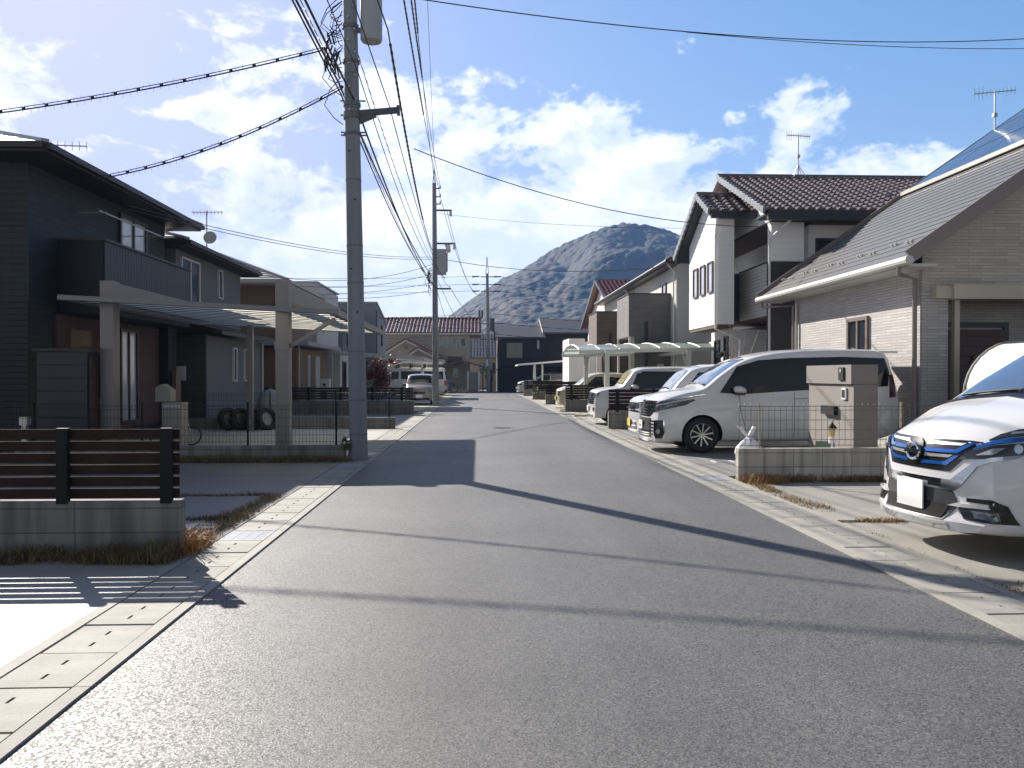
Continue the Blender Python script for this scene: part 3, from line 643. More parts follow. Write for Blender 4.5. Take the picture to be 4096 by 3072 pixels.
for i in range(3):
    for j in range(5):
        x0 = 12.0 + i * 1.32; x1 = x0 + 1.28; y0 = 15.0 + j * 1.54; y1 = y0 + 1.5
        b = B(); b.slab(Vector((x0, y0, zr(x0))) + nv * .06, Vector((x1, y0, zr(x1))) + nv * .06, Vector((x1, y1, zr(x1))) + nv * .06, Vector((x0, y1, zr(x0))) + nv * .06, nv * .035); b.obj('solar_panel', pv, h)
for k in range(10):
    y = 15.7 + k * .76
    for q in (0, .16):
        x = 8.42 + (k % 2) * .08
        b = B(); p = Vector((x, y + q, zr(x))) + nv * .02; b.bar(p, p + nv * .05, .07, .05); b.obj('snow_guard', alu, h)
window(h, 'x', 8.44, -1, 17.5, 18.5, 1.6, 2.78, fr_brown, None, 1, .08)
downpipe(h, [(7.84, 15.1, 3.58), (7.84, 15.1, 3.38), (8.36, 15.5, 3.34), (8.36, 15.5, .05)], taupe, .045)
downpipe(h, [(7.84, 22.5, 3.58), (7.84, 22.5, 3.38), (8.38, 21.65, 3.34), (8.38, 21.65, .05)], taupe, .04)
downpipe(h, [(8.38, 21.45, 3.4), (8.38, 21.45, .05)], cream_g, .035)
b = B(); b.box(8.9, 16, 15.1, 15.398, 2.93, 3.2); b.box(8.62, 8.9, 15.2, 15.398, 2.95, 3.18); b.box(8.95, 16, 15.4, 16.898, 3.0, 3.02); b.obj('porch_beam', mat('beige_beam', (.46, .41, .33), .6, var=.05), h)
b = B(); b.box(9.1, 9.2, 15.42, 15.55, 0, 2.99); b.obj('porch_post', mat('beige_beam', (.46, .41, .33)), h)
door_m = mat('walnut_door', (.060, .032, .022), .45, var=.25, vs=4, pat=('h', .21, .05, .5))
d = B(); d.box(9.75, 11.0, 16.82, 16.9, .15, 2.45); dr = d.obj('front_door', door_m, h)
d = B(); d.bar((9.95, 16.76, .95), (9.95, 16.76, 1.45), .05, .035); d.box(9.92, 9.98, 16.76, 16.82, .97, 1.0); d.box(9.92, 9.98, 16.76, 16.82, 1.4, 1.43); d.obj('handle', alu, dr)
d = B()
rw = random.Random(5)
for k in range(26):
    a = rw.uniform(0, 6.28); r = .13 + rw.uniform(-.03, .03); d.ball((10.4 + r * math.cos(a), 16.79, 1.75 + r * math.sin(a)), rw.uniform(.025, .045), 5)
tag(d.obj('wreath', mat('dried_flowers', (.22, .17, .10), .8, var=.5, vs=20)), 'small dried flower wreath hanging on the dark walnut front door', 'wreath')
d = B(); d.box(9.65, 9.748, 16.84, 16.9, .1, 2.5); d.box(11.002, 11.1, 16.84, 16.9, .1, 2.5); d.box(9.65, 11.1, 16.84, 16.9, 2.502, 2.6); d.obj('door_frame', fr_dark, h)
d = B(); d.box(9.3, 9.6, 16.85, 16.9, .1, 2.5); d.obj('side_light', glass, h)
antenna('antenna', 'antenna on a tall mast above the solar roof at the right edge', 14.45, 22.6, 8.2, 1.25, 1.0, False, -.35)

# ------------------------------------------------------------------ white two-storey house with dark wavy tiles
whitew = mat('white_siding', (.74, .74, .74), .65, var=.05, vs=1, pat=('h', .18, .03, .9))
dkpanel = mat('charcoal_panel', (.045, .042, .042), .7, var=.1, pat=('h', .1, .08, .7))
lapgrey = mat('grey_lap_siding', (.46, .44, .42), .6, var=.06, pat=('h', .105, .22, .35))
brownroof = mat('brown_black_tile', (.135, .092, .087), .36, var=.3, vs=3, spec=1.0)
blk = mat('black_fascia', (.018, .019, .023), .4, var=.06)
soff = mat('brown_soffit', (.075, .05, .038), .7, var=.1)
h = thing('house', 'white two-storey house with dark wavy tile roof and street-facing gables, second on the right', 'house', (12, 28, 0), 'houses along the right of the road')
yr, ze, zt = 27.9, 6.3, 8.22
b = B(); b.prism([(9.9, 24.4, 0), (9.9, 31.8, 0), (9.9, 31.8, 6.35), (9.9, yr, 8.0), (9.9, 24.4, 6.5)], (7, 0, 0)); b.obj('wall', whitew, h)
b = B(); b.prism([(8.65, 24.0, 6.08), (8.65, 31.8, 6.08), (8.65, 31.8, 6.3), (8.65, yr, 8.0), (8.65, 24.0, 6.35)], (.2, 0, 0)); b.obj('gable_wall', whitew, h)
b = B(); b.slab((8.66, 24.02, 6.0), (9.9, 24.02, 6.0), (9.9, 31.8, 6.0), (8.66, 31.8, 6.0), (0, 0, .078)); b.obj('soffit', soff, h)
b = B(); b.box(8.62, 9.6, 24.0, 24.3, 4.85, 6.0); b.obj('pillar', whitew, h)
b = B(); b.box(8.6, 9.62, 23.98, 24.32, 0, 4.848); b.box(8.63, 9.898, 24.32, 24.5, 3.3, 4.8); b.obj('dark_pillar', dkpanel, h)
b = B(); b.box(8.6, 8.7, 24.322, 26.9, 3.28, 4.84); b.obj('balcony_front', lapgrey, h)
b = B(); b.box(8.03, 8.7, 26.905, 27.0, 3.28, 4.84); b.obj('balcony_end', blk, h)
b = B(); b.box(8.702, 9.9, 24.5, 29.0, 3.2, 3.36); b.obj('balcony_floor', soff, h)
b = B(); b.box(8.58, 8.72, 24.3, 26.92, 4.842, 4.88); b.obj('balcony_coping', blk, h)
window(h, 'x', 9.9, -1, 24.9, 26.8, 3.5, 5.25, fr_dark, None, 1, .07)
b = B(); b.box(9.84, 9.9, 24.4, 31.8, 0, 3.2); b.box(9.9, 12, 24.34, 24.4, 0, 3.2); b.obj('ground_floor_wall', dkpanel, h)
window(h, 'y', 24.4, -1, 10.1, 11.3, 4.2, 5.6, fr_dark, None, 1, .07)
b = B(); b.slab((9.62, 24.0, 6.0), (14, 24.0, 6.0), (14, 24.4, 6.0), (9.62, 24.4, 6.0), (0, 0, .078)); b.obj('soffit', soff, h)
# projecting front gable
b = B(); b.prism([(7.5, 25.7, 3.1), (7.5, 29.1, 3.1), (7.5, 29.1, 6.02), (7.5, 26.9, 7.2), (7.5, 25.7, 6.55)], (.55, 0, 0)); b.obj('front_gable_wall', whitew, h)
b = B(); b.box(7.52, 8.04, 25.72, 29.08, 3.0, 3.098); b.obj('soffit', soff, h)
b = B(); b.box(8.3, 9.8, 26.95, 29.1, 0, 2.998); b.obj('ground_floor_wall', whitew, h)
for y in (26.35, 27.25, 28.15): window(h, 'x', 7.5, -1, y - .28, y + .28, 4.15, 5.15, fr_brown, mat('painted_sky_glass', (.50, .52, .62), .06, var=.2, vs=2, spec=.9), 0, .04)  # sky reflection painted in: pale bluish pane colour instead of dark glass
window(h, 'x', 8.3, -1, 28.0, 28.6, .6, 2.7, fr_dark, None, 0); window(h, 'x', 8.3, -1, 27.05, 27.5, .6, 2.8, fr_dark, None, 0, .06, 'window', 1)
b = B(); S = Vector((0, 1.5, .81)); tiles(b, (7.2, 25.4, 6.56), (1, 0, 0), 1.6, S, S.length, .30, .28, .075, .045, 8)
b.slab((7.2, 26.88, 7.35), (8.8, 26.88, 7.35), (8.8, 30.0, 5.7), (7.2, 30.0, 5.7), (0, 0, .08)); 
S = Vector((0, yr - 23.3, zt - 6.2)); tiles(b, (8.2, 23.3, 6.2), (1, 0, 0), 9.0, S, S.length, .30, .28, .075, .045, 8)
b.slab((8.2, yr, zt), (17.2, yr, zt), (17.2, 32.5, 6.1), (8.2, 32.5, 6.1), (0, 0, .06)); b.obj('roof', brownroof, h, angle=50)
b = B()
for k in range(27): b.cyl((8.15 + k * .335, yr, zt + .03), (8.15 + k * .335 + .325, yr, zt + .045), .12, .105, 10)
for k in range(5): b.cyl((7.15 + k * .335, 26.9, 7.42), (7.15 + k * .335 + .325, 26.9, 7.435), .10, .09, 10)
b.obj('ridge_tile', brownroof, h, angle=40)
vm = mat('grey_verge', (.20, .21, .23), .4, var=.1)
for n_, A_, Z_ in ((17, (8.16, 23.3, 6.2), (8.16, yr, zt)), (6, (7.16, 25.4, 6.56), (7.16, 26.9, 7.37)), (12, (7.16, 30.0, 5.72), (7.16, 26.9, 7.37))):
    b = B(); A_, Z_ = Vector(A_), Vector(Z_)                  # verge tiles stepping down the rake
    for k in range(n_): b.bar(A_.lerp(Z_, k / n_) + Vector((0, 0, .03)), A_.lerp(Z_, (k + 1) / n_) + Vector((0, 0, -.01)), .07, .2)
    b.obj('verge_tiles', vm, h)
b = B(); b.box(8.25, 17.2, 23.2, 23.34, 5.93, 6.2); b.box(8.25, 17.1, 23.34, 24.3, 6.1, 6.16); b.box(7.2, 8.7, 25.28, 25.4, 6.36, 6.58); b.obj('rain_gutter', blk, h)
b = B(); b.slab((7.22, 25.45, 6.42), (7.22, 26.9, 7.22), (8.6, 26.9, 7.22), (8.6, 25.45, 6.42), (0, 0, .06)); b.slab((7.22, 29.95, 5.58), (7.22, 26.9, 7.2), (8.6, 26.9, 7.2), (8.6, 29.95, 5.58), (0, 0, .06))
b.slab((8.22, 23.4, 6.1), (8.22, yr, 8.06), (8.66, yr, 8.06), (8.66, 23.4, 6.1), (0, 0, .06)); b.obj('eaves', blk, h)
downpipe(h, [(7.4, 25.32, 6.4), (7.4, 25.4, 6.1), (7.44, 25.64, 5.8), (7.44, 25.64, 2.95), (8.22, 25.64, 2.6), (8.22, 25.64, .05)], white_paint, .04)
downpipe(h, [(9.0, 23.3, 6.0), (8.55, 23.94, 5.5), (8.55, 23.94, .05)], fr_white, .035)
t = antenna('antenna', 'antenna with four legs standing on the ridge of the white house', 10.95, yr, zt + .15, 1.35, .85, True, .15)

# ------------------------------------------------------------------ cream houses with brick balconies
creamw = mat('cream_white_render', (.60, .57, .51), .75, var=.05, vs=1, bump=.1, bs=50)
gbrick = mat('grey_brick_cladding', (.155, .145, .145), .75, var=.08, pat=('brick', .5, .08, .006, .7))
bbrick = mat('brown_brick_cladding', (.125, .090, .082), .75, var=.08, pat=('brick', .5, .08, .006, .7))
greyside = mat('light_grey_render', (.44, .44, .45), .75, var=.05, bump=.1, bs=50)
def balcony_house(label, y0, y1, by0, by1, zb, zt_, mb, side, zeave):
    h = thing('house', label, 'house', (10.5, (y0 + y1) / 2, 0), 'houses along the right of the road')
    b = B(); b.box(7.75, 14, y0, y1, 0, zeave); b.obj('wall', creamw, h)
    b = B(); b.box(7.74, 14, y0 - .06, y0 - .002, 0, zeave - .1); b.obj('end_wall', side, h)
    b = B(); b.box(6.05, 7.745, by0, by1, zb, zt_); bo = b.obj('balcony', mb, h)
    b = B(); b.box(6.02, 7.74, by0 - .03, by1 + .03, zt_ + .002, zt_ + .05); b.obj('coping', fr_dark, bo)
    b = B(); b.box(6.3, 7.745, by0 + .02, by0 + .16, 0, zb - .002); b.obj('wing_wall', mb, h)
    b = B(); b.box(6.06, 6.14, by0 + .02, by0 + .1, 0, zb - .002); b.box(6.06, 6.14, by1 - .1, by1 - .02, 0, zb - .002); b.obj('post', fr_white, h)
    b = B(); b.tube([(6.75, by0 - .04, zb + .6), (6.75, by0 - .04, .1)], .06, 8); b.obj('downpipe', fr_dark, h)
    b = B(); stepped(b, (7.3, y0 - .55, zeave + .0), (7.3, y1 + .4, zeave + .0), (10.9, y1 + .4, zeave + 1.7), (10.9, y0 - .55, zeave + 1.7), 12, .05, .12)
    b.quad((14.5, y0 - .55, zeave), (14.5, y1 + .4, zeave), (10.9, y1 + .4, zeave + 1.7), (10.9, y0 - .55, zeave + 1.7)); b.obj('roof', redtile, h)
    b = B(); b.prism([(7.75, y0, zeave), (14, y0, zeave), (10.9, y0, zeave + 1.5)], (0, .2, 0)); b.obj('gable', side, h)
    b = B(); b.tube([(7.24, y0 - .6, zeave - .07), (7.24, y1 + .42, zeave - .07)], .08, 8); b.box(7.32, 7.75, y0 - .5, y1 + .35, zeave - .16, zeave - .1); b.obj('rain_gutter', blk, h)
    window(h, 'x', 7.75, -1, by0 + .7, by0 + 1.4, zt_ + .0, zt_ + .55, fr_dark, glass_curtain, 0, .05)
    window(h, 'x', 7.75, -1, by1 + .5, by1 + 1.3, 3.9, 4.9, fr_dark, None, 0)
    downpipe(h, [(7.28, y0 - .3, zeave - .1), (7.68, y0 + .2, zeave - .4), (7.68, y0 + .2, .1)], fr_white, .035)
    return h
h = balcony_house('cream house with a grey brick balcony box over the street, behind the arched carport', 32, 40.6, 33, 35.8, 3.05, 4.75, gbrick, greyside, 5.95)
b = B(); b.box(7.2, 7.45, 32.93, 32.998, 1.25, 1.95); fo = b.obj('electric_meter', mat('meter_ivory', (.5, .47, .42), .5), h)
b = B(); b.box(7.26, 7.40, 32.9, 32.93, 1.55, 1.85); b.obj('dial_window', glass, fo)
h = balcony_house('cream house with a brown brick balcony box, farther along on the right', 41.5, 50.5, 42, 45, 3.05, 4.72, bbrick, creamw, 5.95)
h = thing('house', 'farthest house on the right, its red tiled gable facing the street', 'house', (11, 57, 0), 'houses along the right of the road')
b = B(); b.prism([(8.4, 52, 0), (8.4, 63, 0), (8.4, 63, 5.3), (8.4, 56, 7.7), (8.4, 52, 6.4)], (6, 0, 0)); b.obj('wall', creamw, h)
b = B(); S = Vector((0, 4.4, 1.6)); tiles(b, (8.0, 51.7, 6.35), (1, 0, 0), 6.5, S, S.length, .3, .3, .06, .04, 4); b.slab((8.0, 56.1, 7.95), (14.5, 56.1, 7.95), (14.5, 64, 5.1), (8.0, 64, 5.1), (0, 0, .08)); b.obj('roof', redtile, h, angle=50)
for q_, w_ in (((7.96, 64, 5.08), .3), ((7.96, 51.7, 6.33), .2)): b = B(); b.bar((7.96, 56.05, 7.92), q_, .08, w_); b.obj('barge_board', blk, h)
b = B(); b.box(5.95, 7.0, 54, 58, 0, 3.9); b.box(7.002, 8.39, 54.3, 60, 0, 3.7); b.obj('entrance_wing', whitew, h)
# ------------------------------------------------------------------ concrete walls, slat fences, mesh fences
def wall_thing(label, x0, x1, y0, y1, zt, m, group=None, name='concrete_wall'):
    b = B(); b.box(x0, x1, y0, y1, -.05, zt - .03); b.box(x0 + .004, x1 - .004, y0 + .004, y1 - .004, zt - .03, zt)
    return tag(b.obj(name, m, None), label, 'wall', group)
def slat_fence(label, x0, x1, y, z0, z1, nsl, posts, gap=.017, m=brown_wood, group=None, pm=None, back=.0):
    t = thing('slat_fence', label, 'fence', ((x0 + x1) / 2, y, z0), group)
    h = (z1 - z0 - gap * nsl) / nsl
    rnd = random.Random(int(y * 10))
    b = B()
    for i in range(nsl):
        za = z0 + gap + i * (h + gap); d = rnd.uniform(-.002, .002)
        b.box(x0, x1, y - .006 + d, y + .006 + d, za, za + h)
    b.obj('board_panel', m, t)
    for x in posts:
        c = B(); c.box(x - .045, x + .045, y - .075, y - .016, z0 - .02, z1 + .012); c.obj('post', pm or black_metal, t)
    return t
NEARG = 'slatted fences topping the parcel walls'
wall_thing('grey block wall with dark stains under the nearest slat fence at lower left', -9, -2.47, 6.92, 7.06, .46, block_wall)
slat_fence('weathered dark brown slat fence on the stained wall at lower left', -9, -2.49, 6.98, .46, 1.05, 6, (-3.42, -2.58, -4.26, -5.1, -5.94), group=NEARG)
wall_thing('low dark kerb wall under the left mesh fence, ending at the near utility pole', -8.0, -2.35, 14.55, 14.68, .27, block_wall)
wall_thing('low grey kerb wall at the far end of the silver carport floor', -8.0, -2.33, 23.15, 23.3, .31, block_wall)
wall_thing('grey block wall under the long dark slat fence on the left', -8.4, -2.45, 31.4, 31.55, .53, block_wall)
slat_fence('long dark slat fence on a grey wall behind the silver carport', -8.4, -2.48, 31.46, .56, 1.03, 5, (-7.6, -6.4, -5.2, -4.0, -2.9), group=NEARG, m=mat('dark_slat', (.028, .022, .021), .5, var=.3, vs=4))
RW = [(22.8, 'nearest of the brown slat fences on the right, between two white cars'), (33.4, 'brown slat fence under the near corner of the arched carport'),
      (42.0, 'third brown slat fence along the right kerb, before the beige car'), (50.7, 'fourth brown slat fence along the right kerb, below the silver estate car'), (59.0, 'farthest brown slat fence on the right, beside the bend of the road')]
for k, (y, lab) in enumerate(RW):
    x0 = 3.62 - k * .09; x1 = 8.0 if k < 3 else 7.6
    wall_thing(['grey block wall under the nearest brown slat fence on the right', 'grey block wall in front of the arched carport post', 'short grey wall under the third brown slat fence on the right', 'short grey wall under the fourth brown slat fence on the right', 'dark low wall under the farthest brown slat fence on the right'][k], x0, x1, y, y + .14, .50, block_wall, )
    slat_fence(lab, x0 + .01, x1, y + .06, .5, 1.1, 6, [x0 + .25 + i * 1.0 for i in range(5)], group=NEARG)
wall_thing('low pale block wall with mesh fence in front of the big white car on the right', 3.67, 8.3, 11.5, 11.63, .46, block_pale)

def mesh_fence(label, x0, x1, y, z0, z1, posts, dx, m, pm, rows, r=.0028):
    t = thing('mesh_fence', label, 'fence', ((x0 + x1) / 2, y, z0), 'welded wire mesh fences')
    b = B(); n = int((x1 - x0) / dx)
    for i in range(n + 1):
        x = x0 + i * dx; b.tube([(x, y, z0 + .02), (x, y, z1 - .015), (x, y + .03, z1)], r, 4, False)
    for z in rows: b.tube([(x0, y + .004, z), (x1, y + .004, z)], r * 1.2, 4, False)
    b.obj('wire_panel', m, t)
    for x in posts:
        c = B(); c.cyl((x, y + .035, z0 - .02), (x, y + .035, z1 + .02), .019, n=8); c.obj('post', pm, t)
    return t
wire_dk = mat('dark_wire', (.05, .052, .055), .5, metal=.3, var=0)
wire_lt = mat('pale_wire', (.17, .165, .155), .45, metal=.3, var=0)
post_lt = mat('pale_bronze_post', (.40, .36, .31), .45, metal=.3, var=.05)
mesh_fence('dark wire mesh fence on the kerb wall left of the near utility pole', -8.0, -2.36, 14.6, .27, 1.0, (-7.7, -5.86, -4.04, -2.5), .06, wire_dk, black_metal, (.33, .45, .60, .75, .90, .96))
mesh_fence('dark wire mesh fence beyond the silver carport floor', -7.9, -2.35, 23.2, .31, 1.02, (-7.6, -5.8, -3.98, -2.5), .07, wire_dk, black_metal, (.37, .5, .65, .8, .93, .98))
mesh_fence('pale wire mesh fence on the low block wall in front of the big white car', 3.70, 8.3, 11.56, .46, 1.09, (4.0, 6.06, 8.1), .085, wire_lt, post_lt, (.50, .58, .72, .86, 1.0, 1.055), .0034)

# ------------------------------------------------------------------ gate pillar, lantern, bag, board
pil = mat('taupe_plaster', (.215, .197, .18), .85, var=.08, vs=1.5, bump=.35, bs=60, fine=.05)
t = thing('gate_pillar', 'taupe gate pillar with letter slot and intercom, before the big white car', 'gate pillar', (5.82, 13.2, 0))
b = B(); b.box(5.74, 6.12, 12.4, 14.1, 0, 1.35); b.box(5.75, 6.11, 12.41, 14.09, 1.35, 1.36); b.box(5.70, 6.12, 12.4, 14.12, 1.362, 1.66); b.obj('column', pil, t)
b = B(); b.box(5.67, 5.738, 12.95, 13.45, .86, 1.0); b.obj('letter_slot', black_metal, t)
b = B(); b.box(5.675, 5.698, 12.62, 12.80, 1.42, 1.62); i_ = b.obj('intercom', black_metal, t)
b = B(); b.cyl((5.674, 12.71, 1.57), (5.666, 12.71, 1.57), .03, n=12); b.obj('lens', mat('grey_plastic', (.36, .37, .38)), i_)
b = B(); b.box(5.71, 5.738, 12.62, 12.76, 1.12, 1.30); n_ = b.obj('name_plate', mat('white_plastic', (.7, .7, .68), .35, var=.03), t)
b = B(); b.box(5.70, 5.71, 12.65, 12.73, 1.15, 1.27); b.obj('inset', black_metal, n_)
t = thing('garden_lantern', 'small black solar lantern with yellow glass at the foot of the gate pillar', 'lantern', (5.19, 11.9, .012))
b = B(); b.cyl((5.19, 11.9, 0), (5.19, 11.9, .62), .018, n=8); b.cyl((5.19, 11.9, .5), (5.19, 11.9, .58), .05, .05); b.obj('stake', white_paint, t)
b = B(); b.cyl((5.19, 11.9, .60), (5.19, 11.9, .72), .038, .055, 8); b.obj('lamp_glass', mat('amber_glass', (.55, .42, .12), .3, var=.05), t)
b = B(); b.cyl((5.19, 11.9, .72), (5.19, 11.9, .80), .078, .012, 8); b.cyl((5.19, 11.9, .79), (5.19, 11.9, .83), .012, .004, 6); b.obj('roof', black_metal, t)
# white tied bag
b = B(); c = Vector((4.02, 12.1, 0)); rnd = random.Random(2)
rings = []; prof = [(0, .17), (.06, .2), (.14, .185), (.22, .13), (.28, .06), (.30, .035)]
vs = []; fs = []
for i, (z, r) in enumerate(prof):
    for j in range(14):
        a = j * 6.28318 / 14; rr = r * (1 + .10 * math.sin(a * 5 + i) + rnd.uniform(-.04, .04)); vs.append(c + Vector((rr * math.cos(a), rr * math.sin(a), z + .28)))
for i in range(len(prof) - 1):
    for j in range(14): fs.append((i * 14 + j, i * 14 + (j + 1) % 14, (i + 1) * 14 + (j + 1) % 14, (i + 1) * 14 + j))
b.add(vs, fs); b.prism([c + Vector((-.02, 0, .57)), c + Vector((.02, 0, .57)), c + Vector((-.10, 0, .73)), c + Vector((-.19, 0, .75))], (0, .04, 0)); b.prism([c + Vector((-.02, .01, .57)), c + Vector((.03, .01, .57)), c + Vector((.12, .01, .72)), c + Vector((.07, .01, .74))], (0, .04, 0))
b.box(c.x - .12, c.x + .12, c.y - .1, c.y + .1, .0, .285)
tag(b.obj('plastic_bag', mat('white_plastic_bag', (.75, .75, .75), .45, var=.06, vs=10, local=True), smooth=False), 'white plastic bag tied with two ears behind the mesh fence post', 'bag')
b = B(); b.prism([(4.98, 12.35, .02), (5.36, 12.2, .02), (5.36, 12.2, .50), (5.12, 12.3, .50)], (.03, .06, .0)); 
tag(b.obj('green_board', mat('green_board', (.10, .17, .12), .5, var=.1)), 'dark green board leaning behind the mesh fence beside the white car', 'board')

# ------------------------------------------------------------------ bicycle shelter tent behind the blue-grilled car
t = thing('cycle_shelter', 'white hooped cycle shelter tent behind the blue-grilled car, by the front door', 'shelter', (9.4, 13.2, 0))
arc = []
for i in range(17):
    a = math.pi * i / 16; arc.append((9.46 - math.cos(a) * .95, 1.12 + .95 * math.sin(a) ))
prof = [(8.51, 0)] + arc + [(10.41, 0)]
cover = mat('white_tent_fabric', (.60, .60, .53), .7, var=.06, vs=2)
b = B()
for i in range(len(prof) - 1):
    (xa, za), (xb, zb) = prof[i], prof[i + 1]; b.quad((xa, 12.3, za + .02), (xb, 12.3, zb + .02), (xb, 14.1, zb + .02), (xa, 14.1, za + .02))
b.add([(x, 12.31, z) for x, z in prof], [tuple(range(len(prof)))])
b.obj('cover', cover, t)
for y_, r_ in ((12.24, .045), (14.12, .03)): b = B(); b.tube([(x, y_, z + .02) for x, z in prof], r_, 8); b.obj('hoop', mat('grey_pipe', (.28, .28, .27), .5), t)
b = B(); b.box(8.56, 10.36, 12.27, 12.29, 1.25, 1.27); b.obj('seam', mat('grey_pipe', (.28, .28, .27)), t)

# ------------------------------------------------------------------ silver carport (left)
bronze = mat('champagne_post', (.215, .198, .185), .45, metal=.35, var=.06, vs=1.5)
poly = mat('polycarbonate_sheet', (.92, .88, .76), .35, var=0, transl=.92)
t = thing('carport', 'large silver carport with translucent slatted roof and thick posts, left of the near pole', 'carport', (-5.2, 19, 0), 'carports beside the houses')
def zc(x): return 2.92 + (x + 7.7) * -.051
for x, y, w in ((-7.0, 16.0, .125), (-3.73, 16.0, .125), (-6.05, 22.2, .07)):
    b = B(); b.box(x - w, x + w, y - w * 1.1, y + w * 1.1, 0, 3.28 if w > .1 else zc(x) - .02); b.obj('post', bronze, t)
for x in (-7.0, -3.73):
    b = B(); b.box(x - .08, x + .08, 16.142, 22.058, 2.93, 3.26); b.obj('beam', bronze, t)
b = B(); b.quad((-7.55, 15.35, zc(-7.55)), (-2.75, 15.35, zc(-2.75)), (-2.75, 22.9, zc(-2.75)), (-7.55, 22.9, zc(-7.55))); b.obj('roof_sheet', poly, t)
b = B()
n = 13
for i in range(1, n):
    y = 15.35 + 7.55 * i / n; b.bar((-7.55, y, zc(-7.55) - .005), (-2.75, y, zc(-2.75) - .005), .27, .005)
b.obj('rafters', mat('grey_rafter', (.13, .13, .135), .5), t)
b = B(); b.bar((-7.6, 15.3, zc(-7.6)), (-2.6, 15.3, zc(-2.6)), .07, .085); b.bar((-7.6, 23.0, zc(-7.6)), (-2.6, 23.0, zc(-2.6)), .07, .06)
b.bar((-2.66, 15.337, zc(-2.66)), (-2.66, 22.96, zc(-2.66)), .14, .12); b.bar((-7.6, 15.337, zc(-7.6)), (-7.6, 22.96, zc(-7.6)), .1, .1); b.obj('edge_frame', mat('grey_edge_frame', (.20, .20, .205), .45, metal=.3), t)
for y in (16.0,):
    b = B(); b.bar((-3.6, y, 2.05), (-2.75, y, 2.58), .07, .07); b.obj('brace', bronze, t)
    b = B(); b.box(-3.87, -3.60, y - .155, y + .155, 1.98, 2.14); b.obj('collar', bronze, t)
# white carport (left, farther)
t = thing('carport', 'slim white carport with open slatted roof on the left before the far pole', 'carport', (-5, 39, 0), 'carports beside the houses')
def zc(x): return 2.62 + (x + 7.6) * -.075
whitem = mat('white_carport_metal', (.50, .51, .52), .4, metal=.2, var=.05)
for x in (-7.3, -4.42):
    for y in (37.4, 41.2): b = B(); b.box(x - .085, x + .085, y - .085, y + .085, 0, zc(x) - .05); b.obj('post', whitem, t)
b = B(); b.quad((-7.6, 37, zc(-7.6)), (-2.5, 37, zc(-2.5)), (-2.5, 42, zc(-2.5)), (-7.6, 42, zc(-7.6))); b.obj('roof_sheet', poly, t)
b = B()
for i in range(1, 9): y = 37 + 5 * i / 9; b.bar((-7.6, y, zc(-7.6) - .005), (-2.5, y, zc(-2.5) - .005), .12, .005)
for i in range(7): x = -7.5 + 4.9 * i / 6; b.bar((x, 37.1, zc(x) - .012), (x, 41.9, zc(x) - .012), .06, .006)
b.obj('rafters', whitem, t)
b = B(); b.bar((-7.65, 36.95, zc(-7.65)), (-2.45, 36.95, zc(-2.45)), .09, .13); b.bar((-7.65, 42.05, zc(-7.65)), (-2.45, 42.05, zc(-2.45)), .09, .13); b.bar((-2.45, 37, zc(-2.45)), (-2.45, 42, zc(-2.45)), .09, .13); b.obj('edge_frame', whitem, t)
for y in (37.4, 41.2): b = B(); b.bar((-4.3, y, 1.95), (-3.4, y, zc(-3.4) - .08), .06, .06); b.obj('brace', whitem, t)
# second white carport, farther
t = thing('carport', 'farther white carport over the large van on the left', 'carport', (-4.8, 55, 0), 'carports beside the houses')
for x in (-7.0, -3.6):
    for y in (53.0, 57.0): b = B(); b.box(x - .07, x + .07, y - .07, y + .07, 0, 2.35); b.obj('post', whitem, t)
b = B(); b.quad((-7.4, 52.6, 2.42), (-2.35, 52.6, 2.42), (-2.35, 57.4, 2.42), (-7.4, 57.4, 2.42)); b.obj('roof_sheet', poly, t)
b = B(); b.box(-7.45, -2.3, 52.5, 52.598, 2.35, 2.5); b.box(-7.45, -2.3, 57.402, 57.5, 2.35, 2.5); b.box(-2.348, -2.3, 52.6, 57.4, 2.35, 2.5)
for i in range(1, 8): y = 52.6 + 4.8 * i / 8; b.box(-7.4, -2.35, y - .04, y + .04, 2.41, 2.418)
b.obj('edge_frame', whitem, t)
# arched carport (right)
ivory = mat('ivory_carport_metal', (.50, .51, .46), .4, metal=.25, var=.05)
polyg = mat('frosted_roof_panel', (.50, .56, .54), .25, var=.05, vs=1, transl=.5, spec=.6)
t = thing('carport', 'arched carport with frosted panels and white ribs, over the right driveways', 'carport', (6, 31.3, 0), 'carports beside the houses')
def za(s): return 2.36 + .27 * math.sin(math.pi * s) ** .9
ya, yb = 28.6, 34.4
for x in (4.45, 7.3):
    for y in (28.4, 34.0):
        b = B(); b.box(x - .075, x + .075, y - .09, y + .09, 0, 2.35); b.obj('post', ivory, t)
b = B(); N = 16
for i in range(N):
    s0, s1 = i / N, (i + 1) / N
    b.quad((3.55, ya + (yb - ya) * s0, za(s0)), (8.45, ya + (yb - ya) * s0, za(s0) + .12), (8.45, ya + (yb - ya) * s1, za(s1) + .12), (3.55, ya + (yb - ya) * s1, za(s1)))
b.obj('roof_sheet', polyg, t)
for k in range(8):
    x = 3.52 + 4.96 * k / 7; c = B(); c.tube([(x, ya + (yb - ya) * i / N, za(i / N) + .12 * (x - 3.55) / 4.9 + .015) for i in range(N + 1)], .035 if k in (0, 7) else .02, 6); c.obj('rib', white_paint if k == 0 else ivory, t)
b = B()
for s in (.0, .2, .4, .6, .8, 1.0):
    y = ya + (yb - ya) * s; w = .10 if s in (0, 1) else .05
    b.bar((3.5, y, za(s) - .06), (8.5, y, za(s) + .06), w, .12 if s in (0, 1) else .06)
b.obj('purlin', ivory, t)
